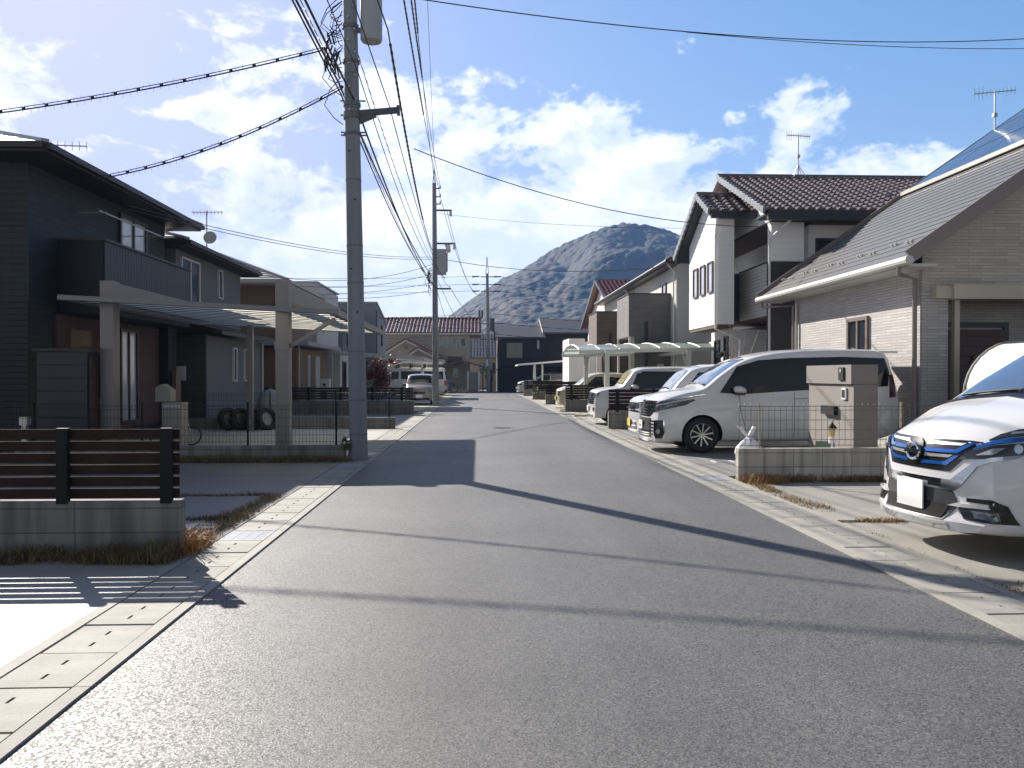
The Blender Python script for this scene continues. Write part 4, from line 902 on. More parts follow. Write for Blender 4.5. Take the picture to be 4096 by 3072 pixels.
for x in (4.45, 7.3):
    b = B(); b.bar((x, 28.5, 2.30), (x, 33.9, 2.30), .1, .12); b.obj('cross_beam', ivory, t)
    b = B(); b.bar((x, 33.9, 1.75), (x, 33.2, 2.3), .07, .09); b.bar((x, 28.5, 1.75), (x, 29.2, 2.3), .07, .09); b.obj('brace', ivory, t)
# dark lean carport far right
t = thing('carport', 'small dark-roofed carport with white posts over the silver estate car', 'carport', (5.5, 62.5, 0), 'carports beside the houses')
for x in (4.2, 4.75, 7.4): b = B(); b.box(x - .06, x + .06, 61.0, 61.12, 0, 2.3); b.obj('post', white_paint, t)
b = B(); b.box(7.34, 7.46, 64.5, 64.62, 0, 2.4); b.box(4.3, 4.42, 64.5, 64.62, 0, 2.3); b.obj('back_post', white_paint, t)
b = B(); b.slab((3.0, 60.5, 2.28), (8.2, 60.5, 2.72), (8.2, 65, 2.72), (3.0, 65, 2.28), (0, 0, .07)); b.obj('roof_sheet', fr_dark, t)
b = B(); b.bar((2.95, 60.4, 2.26), (8.2, 60.4, 2.68), .08, .13); b.bar((2.95, 60.4, 2.24), (2.95, 65, 2.24), .1, .1); b.obj('edge_frame', white_paint, t)
# arched brown gateway roofs across the junction
t = thing('carport', 'shallow arched brown carport in front of the cream house at the road end', 'carport', (-1.5, 74.5, 0), 'carports beside the houses')
b = B()
pts = [(-3.4 + 3.9 * i / 14, 2.15 + .48 * math.sin(math.pi * i / 14)) for i in range(15)]
for (xa, zq), (xb, zw) in zip(pts[:-1], pts[1:]): b.slab((xa, 73.4, zq), (xb, 73.4, zw), (xb, 76.1, zw), (xa, 76.1, zq), (0, 0, .1))
b.obj('roof_sheet', mat('brown_arch', (.13, .10, .08), .6, var=.08), t)
for x in (-3.3, .4): b = B(); b.box(x - .06, x + .06, 73.6, 73.72, 0, 2.2); b.obj('post', mat('brown_arch', (.13, .10, .08)), t)
t = thing('carport', 'low arched black carport in front of the black house at the road end', 'carport', (4.2, 75, 0), 'carports beside the houses')
b = B()
pts = [(1.6 + 4.6 * i / 14, 1.95 + .7 * math.sin(math.pi * (i / 14) * .75)) for i in range(15)]
for (xa, zq), (xb, zw) in zip(pts[:-1], pts[1:]): b.slab((xa, 73.6, zq), (xb, 73.6, zw), (xb, 76.3, zw), (xa, 76.3, zq), (0, 0, .08))
b.obj('roof_sheet', black_metal, t)
for x in (1.75, 6.1): b = B(); b.box(x - .06, x + .06, 73.8, 73.92, 0, 2.0); b.obj('post', black_metal, t)
b = B(); b.box(-11, -.9, 73.2, 73.35, 0, .25); tag(b.obj('low_wall', cream), 'low cream wall along the far side of the junction', 'wall')
t = thing('gate', 'grey metal gate between two posts left of the far pole', 'gate', (-.2, 73.5, 0))
b = B(); b.box(-.85, .0, 73.45, 73.5, .05, 1.75); b.obj('gate_leaf', mat('grey_gate', (.20, .20, .20), .6, pat=('x', .1, .2, .6)), t)
for x in (-.92, .07): b = B(); b.box(x - .06, x + .06, 73.42, 73.54, 0, 1.85); b.obj('post', fr_white, t)
b = B(); b.box(1.25, 1.6, 73.5, 73.9, 0, .9); b.box(1.22, 1.63, 73.47, 73.93, .9, .95); tag(b.obj('gate_pillar', mat('tan_block', (.33, .27, .2), .8, var=.2, vs=6, pat=('brick', .3, .1, .01, .6))), 'small tan block pillar right of the far utility pole', 'gate pillar')

# ------------------------------------------------------------------ bits and pieces on the left
t = thing('storage_shed', 'dark steel storage shed standing before the navy house', 'shed', (-7.6, 15.7, 0))
b = B(); b.box(-8.1, -7.2, 15.5, 16.1, 0, 1.93); b.obj('body', mat('charcoal_steel', (.03, .032, .036), .5, var=.1, pat=('h', .24, .05, .7)), t)
b = B(); b.slab((-8.15, 15.42, 1.94), (-7.12, 15.42, 1.94), (-7.12, 16.16, 1.98), (-8.15, 16.16, 1.98), (0, 0, .05)); b.obj('roof', brown_eave, t)
b = B(); b.box(-7.198, -7.15, 15.56, 16.04, .1, 1.85); d_ = b.obj('door', mat('walnut_door', (.060, .032, .022)), t)
b = B(); b.box(-7.149, -7.13, 15.9, 15.94, .85, 1.05); b.obj('handle', alu, d_)
t = thing('garden_tap', 'pale garden tap post in front of the dark navy house', 'tap', (-8.0, 14.9, 0))
b = B(); b.box(-8.04, -7.96, 14.86, 14.94, 0, .62); b.obj('post', alu, t)
b = B(); b.box(-8.07, -7.93, 14.83, 14.97, .62, .76); b.obj('cap', alu, t); b = B(); b.tube([(-8, 14.85, .55), (-8, 14.75, .55), (-8, 14.72, .5)], .012, 6); b.obj('spout', alu, t)
t = thing('cabinet', 'beige parcel cabinet with sloping top beside the silver carport post', 'cabinet', (-6.05, 15.9, 0))
b = B(); b.box(-6.3, -5.92, 16.7, 17.1, .05, .95); b.obj('body', mat('beige_metal', (.28, .26, .22), .55, var=.05), t)
b = B(); b.prism([(-6.45, 16.75, .97), (-6.15, 16.75, .97), (-6.15, 16.75, 1.2), (-6.32, 16.75, 1.32), (-6.45, 16.75, 1.25)], (0, .3, 0)); b.obj('hopper', mat('beige_metal', (.28, .26, .22)), t)
b = B(); b.box(-6.28, -5.94, 16.69, 16.7, .1, .14); b.box(-6.28, -5.94, 16.69, 16.7, .86, .9); b.obj('rail', fr_white, t)

def wheel_bits(b_t, b_r, c, ax, r, w, spokes=8, rim=.62):
    """a tyre and its rim round axis ax through c"""
    c = Vector(c); ax = Vector(ax).normalized(); e1 = ax.cross(Vector((0, 0, 1))); e1 = e1.normalized() if e1.length > .1 else Vector((1, 0, 0)); e2 = ax.cross(e1)
    prof = [(rim, -.42), (rim + .03, -.5), (.88, -.5), (.97, -.38), (1, -.2), (1, .2), (.97, .38), (.88, .5), (rim + .03, .5), (rim, .42)]
    n = 28; vs = [c + (e1 * math.cos(6.28318 * j / n) + e2 * math.sin(6.28318 * j / n)) * r * p + ax * w * q for p, q in prof for j in range(n)]; k = len(prof)
    b_t.add(vs, [(i * n + j, i * n + (j + 1) % n, ((i + 1) % k) * n + (j + 1) % n, ((i + 1) % k) * n + j) for i in range(k) for j in range(n)])
    return c, ax, e1, e2
def loose_tyre(x, y, z, label, tilt):
    t = thing('tyre', label, 'tyre', (x, y, z), 'spare tyres stacked against the grey house')
    bt, br = B(), B(); ax = Vector((math.cos(tilt), -.75, .25)).normalized(); c, ax, e1, e2 = wheel_bits(bt, br, (x, y, z + .31), ax, .31, .2)
    bt.obj('rubber', mat('tyre_rubber', (.018, .018, .019), .8, var=.1), t, smooth=True)
    br.cyl(c - ax * .03, c + ax * .02, .19, n=20)
    for k in range(5):
        a = k * 1.2566; d = e1 * math.cos(a) + e2 * math.sin(a)
        for s_ in (-1, 1): br.bar(c + d * .05 - ax * .05 * 1, c + d * .185 - ax * .05, .05, .03, up=ax)
    br.obj('rim', mat('dull_alloy', (.30, .30, .31), .4, metal=.6), t)
for k, x in enumerate((-6.75, -6.42, -6.08, -5.74)):
    loose_tyre(x, 22.6, .0, ['leftmost', 'second from left', 'third from left', 'rightmost'][k] + ' of the spare tyres leaning in a row under the silver carport', .3)
b = B(); b.ball((-6.05, 24.3, .55), .42, 10, 1.35); b.ball((-5.85, 24.2, .35), .36, 10, 1.1)
me = tag(b.obj('covered_motorbike', mat('pale_grey_cover', (.25, .28, .32), .6, var=.2, vs=4, bump=.5, bs=9), smooth=True), 'something under a pale grey cover behind the silver carport post', 'cover')
t = thing('condenser_unit', 'pale outdoor boiler unit by the front door of the tan house', 'boiler', (-6.3, 35, 0)); 
b = B(); b.box(-6.6, -6.2, 34.6, 35.0, .1, 1.35); b.obj('casing', fr_white, t); b = B(); b.cyl((-6.4, 34.59, 1.1), (-6.4, 34.57, 1.1), .06, n=12); b.box(-6.55, -6.3, 34.58, 34.6, .5, .8); b.obj('panel', fr_dark, t)
# child's bicycle before the patio window
def bicycle(label, x, y, z, s, rz, cm):
    t = thing('bicycle', label, 'bicycle', (x, y, z)); d = Vector((math.cos(rz), math.sin(rz), 0)); o = Vector((x, y, z)); up = Vector((0, 0, 1)); nrm = d.cross(up)
    def p(a, h): return o + d * a * s + up * h * s
    for a in (-.5, .5):
        bt, br = B(), B(); wheel_bits(bt, br, p(a, .33), nrm, .33 * s, .05 * s, rim=.86); w_ = bt.obj('wheel', mat('tyre_rubber', (.018, .018, .019)), t)
        for k in range(10):
            q = k * .628; br.cyl(p(a, .33), p(a + .29 * math.cos(q), .33 + .29 * math.sin(q)), .003, n=4)
        br.obj('spokes', alu, w_)
    b = B()
    for q, r in (((-.5, .33), (-.08, .33)), ((-.08, .33), (-.18, .85)), ((-.5, .33), (-.16, .75)), ((-.16, .75), (.36, .78)), ((-.08, .33), (.36, .7)), ((.5, .33), (.34, .92))): b.cyl(p(*q), p(*r), .018 * s, n=6)
    b.obj('frame', cm, t); b = B(); b.ball(p(-.18, .88), .09 * s, 6, .5); b.obj('saddle', black_metal, t); b = B(); b.cyl(p(.33, .98) - nrm * .26 * s, p(.33, .98) + nrm * .26 * s, .016, n=6); b.cyl(p(.34, .9), p(.33, .98), .016, n=6); b.obj('handlebar', alu, t)
bicycle("child's small silver bicycle by the patio window of the navy house", -6.35, 17.6, .012, .62, .5, alu)
bicycle('dark bicycle parked by the cream house at the end of the road', -2.55, 70.8, .0, 1.0, .25, black_metal)
# security lights
t = thing('security_light', 'twin security spotlight on a pole beside the ground-floor wall of the white house', 'spotlight', (7.9, 27, 1.9))
b = B(); b.cyl((8.05, 26.9, 2.15), (8.3, 26.9, 2.15), .02, n=6); b.obj('bracket', fr_dark, t)
for y in (26.75, 27.05): b = B(); b.cyl((8.1, y, 2.25), (7.9, y - .06, 2.12), .05, .075, 10); b.obj('lamp_head', fr_dark, t)

# ------------------------------------------------------------------ grass along walls and slabs
def grass_patch(name, spots, cols, label=None, seed=1):
    rnd = random.Random(seed); b = B()
    for (x0, x1, y0, y1, n, h0, h1) in spots:
        area = (x1 - x0) * (y1 - y0); nc = max(6, int(area * 60)); cl = [(rnd.uniform(x0, x1), rnd.uniform(y0, y1), rnd.uniform(.35, 1.15)) for _ in range(nc)]
        for _ in range(int(n * 1.3)):
            cx, cy, k = rnd.choice(cl); sx = min(.12, (x1 - x0) * .3); sy = min(.12, (y1 - y0) * .3)
            x, y = rnd.gauss(cx, sx), rnd.gauss(cy, sy)
            if not (x0 - .04 < x < x1 + .06 and y0 - .05 < y < y1 + .05): continue
            hh = rnd.uniform(h0, h1) * k; a = rnd.uniform(0, 6.28); w = rnd.uniform(.0022, .0045); l = rnd.uniform(.3, 1.3) * hh
            dx, dy = math.cos(a), math.sin(a); px, py = -dy * w, dx * w; b.mi = rnd.randrange(len(cols))
            b.add([(x - px, y - py, 0), (x + px, y + py, 0), (x + dx * l * .5 + px * .7, y + dy * l * .5 + py * .7, hh * .7), (x + dx * l, y + dy * l, hh * rnd.uniform(.65, 1)), (x + dx * l * .5 - px * .7, y + dy * l * .5 - py * .7, hh * .7)], [(0, 1, 2, 4), (4, 2, 3)])
    return b.obj(name, cols, kind='stuff')
G1 = mat('straw_grass', (.33, .25, .10), .8, var=.3, vs=6); G2 = mat('rust_grass', (.34, .15, .045), .8, var=.3, vs=6); G3 = mat('olive_grass', (.14, .115, .05), .8, var=.3, vs=6); G4 = mat('dead_brown_grass', (.14, .09, .05), .8, var=.3, vs=6)
grass_patch('brown_grass', [(-7, -2.5, 6.62, 6.9, 15000, .05, .17), (-2.6, -2.44, 6.6, 7.3, 500, .08, .24), (3.9, 8.2, 11.3, 11.48, 7000, .04, .14), (-7, -2.3, 14.15, 14.5, 11000, .05, .17)], [G3, G4, G3, G1], seed=2)
grass_patch('rust_grass_tuft', [(-2.55, -2.36, 6.75, 7.35, 900, .08, .28), (-2.75, -2.4, 7.1, 7.6, 700, .05, .16), (3.68, 4.2, 11.1, 11.45, 900, .06, .22)], [G2, G2, G1], seed=3)
grass_patch('straw_grass', [(-2.75, -2.42, 7.3, 8.9, 2600, .02, .09), (-2.62, -2.42, 8.5, 10.2, 1800, .02, .07), (3.67, 3.88, 8.7, 11.1, 2300, .015, .07), (3.67, 3.74, 5.2, 8.3, 500, .015, .04), (3.9, 5.2, 8.15, 8.28, 1300, .015, .06), (3.68, 3.95, 4.9, 5.7, 700, .015, .05),
    (3.7, 5, 22.45, 22.75, 900, .03, .1), (3.5, 5.2, 33.0, 33.35, 900, .03, .12), (3.5, 4.4, 29.3, 29.9, 1200, .03, .1), (3.5, 4.6, 36.8, 37.4, 900, .03, .1), (3.4, 4.6, 41.5, 41.95, 1000, .03, .12), (3.3, 4.2, 50, 50.6, 900, .03, .15), (3.2, 4.2, 58, 58.9, 900, .03, .15), (-2.9, -2.45, 31.6, 33.6, 1200, .03, .1), (-2.8, -2.45, 55, 60, 1200, .03, .12)], [G1, G1, G3, G2], seed=4)
grass_patch('dark_grass', [(-7.5, -2.44, 8.55, 8.66, 2600, .02, .07), (-7.5, -2.44, 10.24, 10.36, 2600, .02, .07), (-3.6, -2.44, 14.25, 14.5, 600, .05, .14), (3.3, 4.0, 33.1, 33.35, 200, .05, .2)], [G3, G3, G4], seed=5)

# ------------------------------------------------------------------ shrubs
def leafy(name, label, cat, c, rad, nl, lm, sm, nstem=7, size=.06, seed=1, bare=False, group=None):
    rnd = random.Random(seed); t = thing(name, label, cat, c, group); c = Vector(c); b = B(); tips = []
    for k in range(nstem):
        a = rnd.uniform(0, 6.28); r = rnd.uniform(.1, 1) * rad[0]; p = c + Vector((rnd.uniform(-.05, .05), rnd.uniform(-.05, .05), 0)); q = c + Vector((r * math.cos(a), r * math.sin(a), rad[1] * rnd.uniform(.6, 1)))
        mid = p.lerp(q, .5) + Vector((rnd.uniform(-.08, .08), rnd.uniform(-.08, .08), rad[1] * .12)); b.tube([p, mid, q], [.014, .01, .004], 5); tips += [mid, q]
        for _ in range(5):
            s = mid.lerp(q, rnd.random()); e = s + Vector((rnd.uniform(-1, 1), rnd.uniform(-1, 1), rnd.uniform(.1, 1))) * rad[0] * .35; b.tube([s, e], [.006, .002], 4); tips.append(e)
    b.obj('stems', sm, t)
    if not bare:
        f = B()
        for _ in range(nl):
            p = rnd.choice(tips) + Vector((rnd.gauss(0, 1), rnd.gauss(0, 1), rnd.gauss(0, 1))) * rad[0] * .22; u = Vector((rnd.gauss(0, 1), rnd.gauss(0, 1), rnd.gauss(0, 1))).normalized(); w = u.cross(Vector((rnd.gauss(0, 1), rnd.gauss(0, 1), 1))).normalized(); s = size * rnd.uniform(.6, 1.3); f.mi = rnd.randrange(len(lm))
            f.quad(p - u * s, p + w * s * .5, p + u * s, p - w * s * .5)
        f.obj('leaves', lm, t)
    return t
redleaf = [mat('red_leaf', (.30, .045, .035), .35, var=.3, vs=8, spec=.7), mat('dark_red_leaf', (.12, .03, .03), .35, var=.3, vs=8, spec=.7), mat('bronze_leaf', (.22, .10, .05), .4, var=.3, vs=8)]
bark = mat('twig_bark', (.16, .125, .10), .85, var=.2, vs=8)
leafy('red_shrub', 'red-leaved shrub behind the long dark slat fence on the left', 'shrub', (-4.15, 34.6, 0), (.6, 2.1), 1500, redleaf, bark, 9, .07, 3)
leafy('bare_shrub', 'leafless branching shrub before the dark recess of the white house', 'shrub', (7.55, 23.6, 0), (.75, 3.0), 0, [], mat('pale_twig', (.33, .29, .24), .8, var=.2, vs=8), 10, .05, 5, True)
leafy('green_shrub', 'low green shrub behind the slat fence by the bend of the road', 'shrub', (3.5, 50.2, 0), (.3, .7), 500, [mat('green_leaf', (.07, .11, .03), .6, var=.3, vs=8), mat('yellow_leaf', (.25, .22, .05), .6, var=.3, vs=8)], bark, 6, .05, 6)
leafy('green_weed', 'small green weed between the kerb wall and the near utility pole', 'weed', (-2.3, 14.5, 0), (.12, .42), 120, [mat('green_leaf', (.07, .11, .03))], bark, 4, .035, 8)
leafy('brown_shrub', 'dry brown shrub between the far pole and the black house', 'shrub', (1.15, 75.6, 0), (.4, 2.2), 700, [mat('dry_leaf', (.18, .10, .05), .7, var=.3, vs=8)], bark, 7, .09, 9)
# ------------------------------------------------------------------ cars
def pchip(pts, x):
    if x <= pts[0][0]: return pts[0][1]
    if x >= pts[-1][0]: return pts[-1][1]
    n = len(pts); h = [pts[i + 1][0] - pts[i][0] for i in range(n - 1)]; d = [(pts[i + 1][1] - pts[i][1]) / h[i] for i in range(n - 1)]
    def sl(i):
        if i == 0: return d[0]
        if i == n - 1: return d[-1]
        if d[i - 1] * d[i] <= 0: return 0
        w1, w2 = 2 * h[i] + h[i - 1], h[i] + 2 * h[i - 1]; return (w1 + w2) / (w1 / d[i - 1] + w2 / d[i])
    for i in range(n - 1):
        if pts[i][0] <= x <= pts[i + 1][0]:
            t = (x - pts[i][0]) / h[i]; a, c = pts[i][1], pts[i + 1][1]; m0, m1 = sl(i) * h[i], sl(i + 1) * h[i]
            return a * (2 * t**3 - 3 * t**2 + 1) + m0 * (t**3 - 2 * t**2 + t) + c * (3 * t**2 - 2 * t**3) + m1 * (t**3 - t**2)
def lin(pts, z):
    if z <= pts[0][0]: return pts[0][1]
    for (a, p), (c, q) in zip(pts[:-1], pts[1:]):
        if a <= z <= c: return p + (q - p) * (z - a) / (c - a)
    return pts[-1][1]
carglass = mat('car_glass', (.010, .011, .011), .03, var=0, spec=.5)
tyre_m = mat('tyre_rubber', (.018, .018, .019), .8, var=.1)
alloy = mat('alloy_rim', (.42, .42, .43), .25, metal=.85, var=.05)
chrome = mat('chrome', (.62, .63, .65), .08, metal=1, var=0)
blackp = mat('gloss_black_plastic', (.010, .010, .011), .2, var=0)
lampm = mat('headlamp_lens', (.12, .13, .14), .06, var=.5, vs=14, metal=.4, spec=1, local=True)
dark_lamp = mat('dark_headlamp', (.02, .022, .026), .05, var=.4, vs=14, spec=1, local=True)
redlamp = mat('red_tail_lamp', (.35, .02, .015), .15, var=.1)
well = mat('wheel_well', (.006, .006, .006), .9, var=0)
seam = mat('panel_gap', (.03, .03, .03), .7, var=0)

class Car:
    def __init__(s, name, label, loc, rz, paint, sp, group='parked cars'):
        s.t = thing(name, label, 'car', loc, group, True, rz); s.sp = sp; s.L = sp['L']; s.paint = paint
        s.shape()
    def shape(s):
        sp = s.sp; L = s.L; xs = []
        n = 64
        for i in range(n + 1):
            u = i / n; xs.append(L * (u - .12 * math.sin(2 * math.pi * u) / 6.283 * 2))
        xs = sorted(xs); H = s.H = max(z for _, z in sp['top'])
        rings = []
        for x in xs:
            zt = pchip(sp['top'], x); zb = pchip(sp['bot'], x); zl = min(pchip(sp['belt'], x), zt - .045); w = pchip(sp['w'], x); wt = w * pchip(sp['tum'], x); cr = sp.get('crown', .035)
            c = [(0, zb), (w * .80, zb), (w * .965, zb + .05), (w, zb + (zl - zb) * .42), (w * .985, zb + (zl - zb) * .78), (w * .955, zl), (wt + .02, zt - .055), (wt - .03, zt - .012), (wt * .6, zt + cr * .6), (0, zt + cr)]
            for _ in range(2):
                q = [c[0]]
                for a, d in zip(c[:-1], c[1:]): q += [(a[0] * .75 + d[0] * .25, a[1] * .75 + d[1] * .25), (a[0] * .25 + d[0] * .75, a[1] * .25 + d[1] * .75)]
                q.append(c[-1]); c = q
            rings.append((x, c))
        def warp(x, y, z):
            k = max(0, 1 - x / .9); k = k * k * (3 - 2 * k); kr = max(0, 1 - (L - x) / .6); kr = kr * kr * (3 - 2 * kr); w = sp['w'][len(sp['w']) // 2][1]
            return (x + k * (sp['kf'] * (abs(y) / w) ** 2.2 + lin(sp['front'], z)) - kr * (sp.get('kr', .08) * (y / w) ** 2 + lin(sp['rear'], z)), y, z)
        vs = []; fs = []; m = len(rings[0][1]); full = 2 * m - 2
        for x, c in rings:
            loop = [(y, z) for y, z in c] + [(-y, z) for y, z in c[-2:0:-1]]
            vs += [warp(x, y, z) for y, z in loop]
        for i in range(len(rings) - 1):
            for j in range(full): fs.append((i * full + j, i * full + (j + 1) % full, (i + 1) * full + (j + 1) % full, (i + 1) * full + j))
        for end, i in ((0, 0), (1, len(rings) - 1)):                   # caps as a warped grid
            x, c = rings[i]; N = 14; g = {}
            for a in range(1, m - 1):
                for k in range(N + 1):
                    if k == 0: g[a, k] = i * full + a
                    elif k == N: g[a, k] = i * full + (full - a)
                    else:
                        y = c[a][0] * (1 - 2 * k / N); g[a, k] = len(vs); vs.append(warp(x, y, c[a][1] + (c[m - 1][1] - c[m - 2][1]) * 0))
            for a in range(1, m - 2):
                for k in range(N): fs.append((g[a, k], g[a, k + 1], g[a + 1, k + 1], g[a + 1, k]))
            fs.append(tuple([i * full + 0] + [g[1, k] for k in range(N, -1, -1)])); fs.append(tuple([i * full + m - 1] + [g[m - 2, k] for k in range(N + 1)]))
        me = bpy.data.meshes.new('body'); me.from_pydata(vs, [], fs); bm = bmesh.new(); bm.from_mesh(me); bmesh.ops.recalc_face_normals(bm, faces=bm.faces); bm.to_mesh(me); s.bvh = BVHTree.FromBMesh(bm); bm.free()
        o = bpy.data.objects.new('body', me); COL.objects.link(o)
        me.materials.append(s.paint); me.materials.append(well)
        for att in range(8):
            j = .0037 * att; cut = B(); wr = sp['wr'] * 1.13 + j * .3
            for x in sp['wheels']:
                for sy in (-1, 1): cut.tube([(x + j, sy * (s.sp['hw'] - .30 - j), sp['wr'] + .001 * att), (x + j, sy * (s.sp['hw'] + .3), sp['wr'] + .001 * att)], wr, 40 + att)
            cme = bpy.data.meshes.new('cut'); cme.from_pydata(cut.v, [], cut.f); cme.materials.append(s.paint); cme.materials.append(well)
            bm = bmesh.new(); bm.from_mesh(cme); bmesh.ops.recalc_face_normals(bm, faces=bm.faces)
            for f in bm.faces: f.material_index = 1
            bm.to_mesh(cme); bm.free(); co = bpy.data.objects.new('cut', cme); COL.objects.link(co)
            md = o.modifiers.new('b', 'BOOLEAN'); md.object = co; md.operation = 'DIFFERENCE'; md.solver = 'EXACT' if att < 7 else 'FAST'
            md.material_mode = 'TRANSFER' if md.solver == 'EXACT' else 'INDEX'
            dg = bpy.context.evaluated_depsgraph_get(); dg.update(); nm = bpy.data.meshes.new_from_object(o.evaluated_get(dg)); o.modifiers.clear()
            if len(nm.polygons) > 2000: break
            bpy.data.objects.remove(co)
        o.data = nm; nm.name = 'body'
        bpy.data.objects.remove(co)
        for p in nm.polygons: p.use_smooth = True
        nm.set_sharp_from_angle(angle=R(38)); o.parent = s.t; s.body = o
        for x in sp['wheels']:
            for sy in (-1, 1): s.wheel(x, sy)
    def wheel(s, x, sy):
        r = s.sp['wr']; c = Vector((x, sy * (s.sp['hw'] - .115), r)); ax = Vector((0, sy, 0)); bt, br = B(), B(); _, ax, e1, e2 = wheel_bits(bt, br, c, ax, r, .2, rim=.66)
        w = thing_part('wheel', s.t); 
        t = bt.obj('tyre', tyre_m, w, smooth=True); rr = r * .66
        n = 28; vs = []
        for p, q in ((1.0, .085), (.95, .09), (.93, .05), (.93, -.08)):
            vs += [c + (e1 * math.cos(6.28318 * j / n) + e2 * math.sin(6.28318 * j / n)) * rr * p + ax * q for j in range(n)]
        br.add(vs, [(i * n + j, i * n + (j + 1) % n, (i + 1) * n + (j + 1) % n, (i + 1) * n + j) for i in range(3) for j in range(n)])
        br.cyl(c + ax * .03, c + ax * .075, rr * .2, rr * .15, 16)
        k = s.sp.get('spokes', 5)
        for i in range(k):
            a = i * 6.28318 / k + .2
            for da in ((-.11, .11) if k <= 6 else (0,)):
                d0 = e1 * math.cos(a + da * 1.6) + e2 * math.sin(a + da * 1.6); d1 = e1 * math.cos(a + da) + e2 * math.sin(a + da)
                br.bar(c + d0 * rr * .15 + ax * .06, c + d1 * rr * .95 + ax * .075, rr * .12, .03, up=ax)
        br.obj('rim', alloy, w, angle=35)
        bk = B(); bk.cyl(c - ax * .06, c - ax * .0, rr * .92, n=24); bk.cyl(c, c + ax * .012, rr * .7, n=24); bk.obj('brake_disc', mat('brake_grey', (.035, .035, .035), .6, metal=.4), w)
    def decal(s, name, poly, m, axis='y', side=-1, thick=.006, ds=.045, parent=None, label=None, inset=.0):
        """a panel that follows the body: poly in (x,z) for the sides, (y,z) for front/rear, (x,y) for the top"""
        out = []; n = len(poly)
        for i in range(n):
            a, c = Vector(poly[i]), Vector(poly[(i + 1) % n]); k = max(1, int((c - a).length / ds))
            out += [a.lerp(c, j / k) for j in range(k)]
        ne = len(out); pts = list(out); x0 = min(p.x for p in out); x1 = max(p.x for p in out); y0 = min(p.y for p in out); y1 = max(p.y for p in out)
        def inside(p):
            r = False
            for i in range(ne):
                a, c = out[i], out[(i + 1) % ne]
                if (a.y > p.y) != (c.y > p.y) and p.x < (c.x - a.x) * (p.y - a.y) / (c.y - a.y) + a.x: r = not r
            return r
        for i in range(1, int((x1 - x0) / ds) + 1):
            for j in range(1, int((y1 - y0) / ds) + 1):
                p = Vector((x0 + i * ds + (j % 2) * ds * .5, y0 + j * ds))
                if inside(p) and min((p - q).length for q in out) > ds * .5: pts.append(p)
        v2, _, tri, *_ = delaunay_2d_cdt(pts, [(i, (i + 1) % ne) for i in range(ne)], [], 1, 1e-5)
        O = []; N = []
        for p in v2:
            if axis == 'y': o, d = Vector((p.x, 6 * side, p.y)), Vector((0, -side, 0))
            elif axis == 'x': o, d = Vector((-6 if side < 0 else s.L + 6, p.x, p.y)), Vector((1 if side < 0 else -1, 0, 0))
            elif axis == 'z': o, d = Vector((p.x, p.y, 6)), Vector((0, 0, -1))
            else:                                                       # 'o45': onto a front corner at 45 degrees
                a_ = R(float(axis[1:])); d = Vector((math.cos(a_), -side * math.sin(a_), 0)); e_ = Vector((math.sin(a_), side * math.cos(a_), 0))
                o = Vector((.15, side * .55, p.y)) + e_ * p.x - d * 5
            h, nn, _, _ = s.bvh.ray_cast(o, d)
            if h is None: O.append(None); N.append(None); continue
            if nn.dot(d) > 0: nn = -nn
            O.append(h + nn * thick); N.append(nn)
        b = B(); idx = {}; vs = []
        for i, h in enumerate(O):
            if h is not None: idx[i] = len(vs); vs.append(h)
        fs = [tuple(idx[i] for i in f) for f in tri if all(i in idx for i in f)]
        cnt = {}
        for f in fs:
            for i in range(3): e = (f[i], f[(i + 1) % 3]); cnt[frozenset(e)] = cnt.get(frozenset(e), []) + [e]
        inv = {v: k for k, v in idx.items()}; low = {}
        for k_, e in cnt.items():
            if len(e) == 1:
                for v in e[0]:
                    if v not in low: low[v] = len(vs); vs.append(vs[v] - N[inv[v]] * (thick + .012))
                a, c = e[0]; fs.append((c, a, low[a], low[c]))
        if not fs: return None
        b.add(vs, fs); o = b.obj(name, m, parent or s.t, smooth=False, label=label)
        for p in o.data.polygons: p.use_smooth = True
        o.data.set_sharp_from_angle(angle=R(50)); return o
    def both(s, name, poly, m, **k): return [s.decal(name, poly, m, 'y', sd_, **k) for sd_ in (-1, 1)]
    def mirror2(s, name, poly, m, **k):                                # front/rear pair
        return [s.decal(name, poly, m, 'x', **k), s.decal(name, [(-y, z) for y, z in poly][::-1], m, 'x', **k)]
    def hit(s, x, z, side=-1):
        h, n, _, _ = s.bvh.ray_cast(Vector((x, 6 * side, z)), Vector((0, -side, 0))); return h
    def wing_mirror(s, x, z, m, sides=(-1, 1), sz=1.):
        for sd_ in sides:
            h = s.hit(x, z, sd_); y = h.y + sd_ * .13; b = B(); b.ball((x, y, z + .01), .105 * sz, 12, .72); b.v = [(x + (v[0] - x) * 1.15, y + (v[1] - y) * 1.1, v[2] + (v[0] - x) * -.15) for v in b.v]
            mo = b.obj('wing_mirror', m, s.t, smooth=True); c = B(); c.bar((x, h.y - sd_ * .02, z - .04), (x, y, z - .03), .07, .05); c.box(x - .07, x + .07, y - .1, y + .1, z - .085, z - .045); c.obj('mirror_base', blackp, mo)
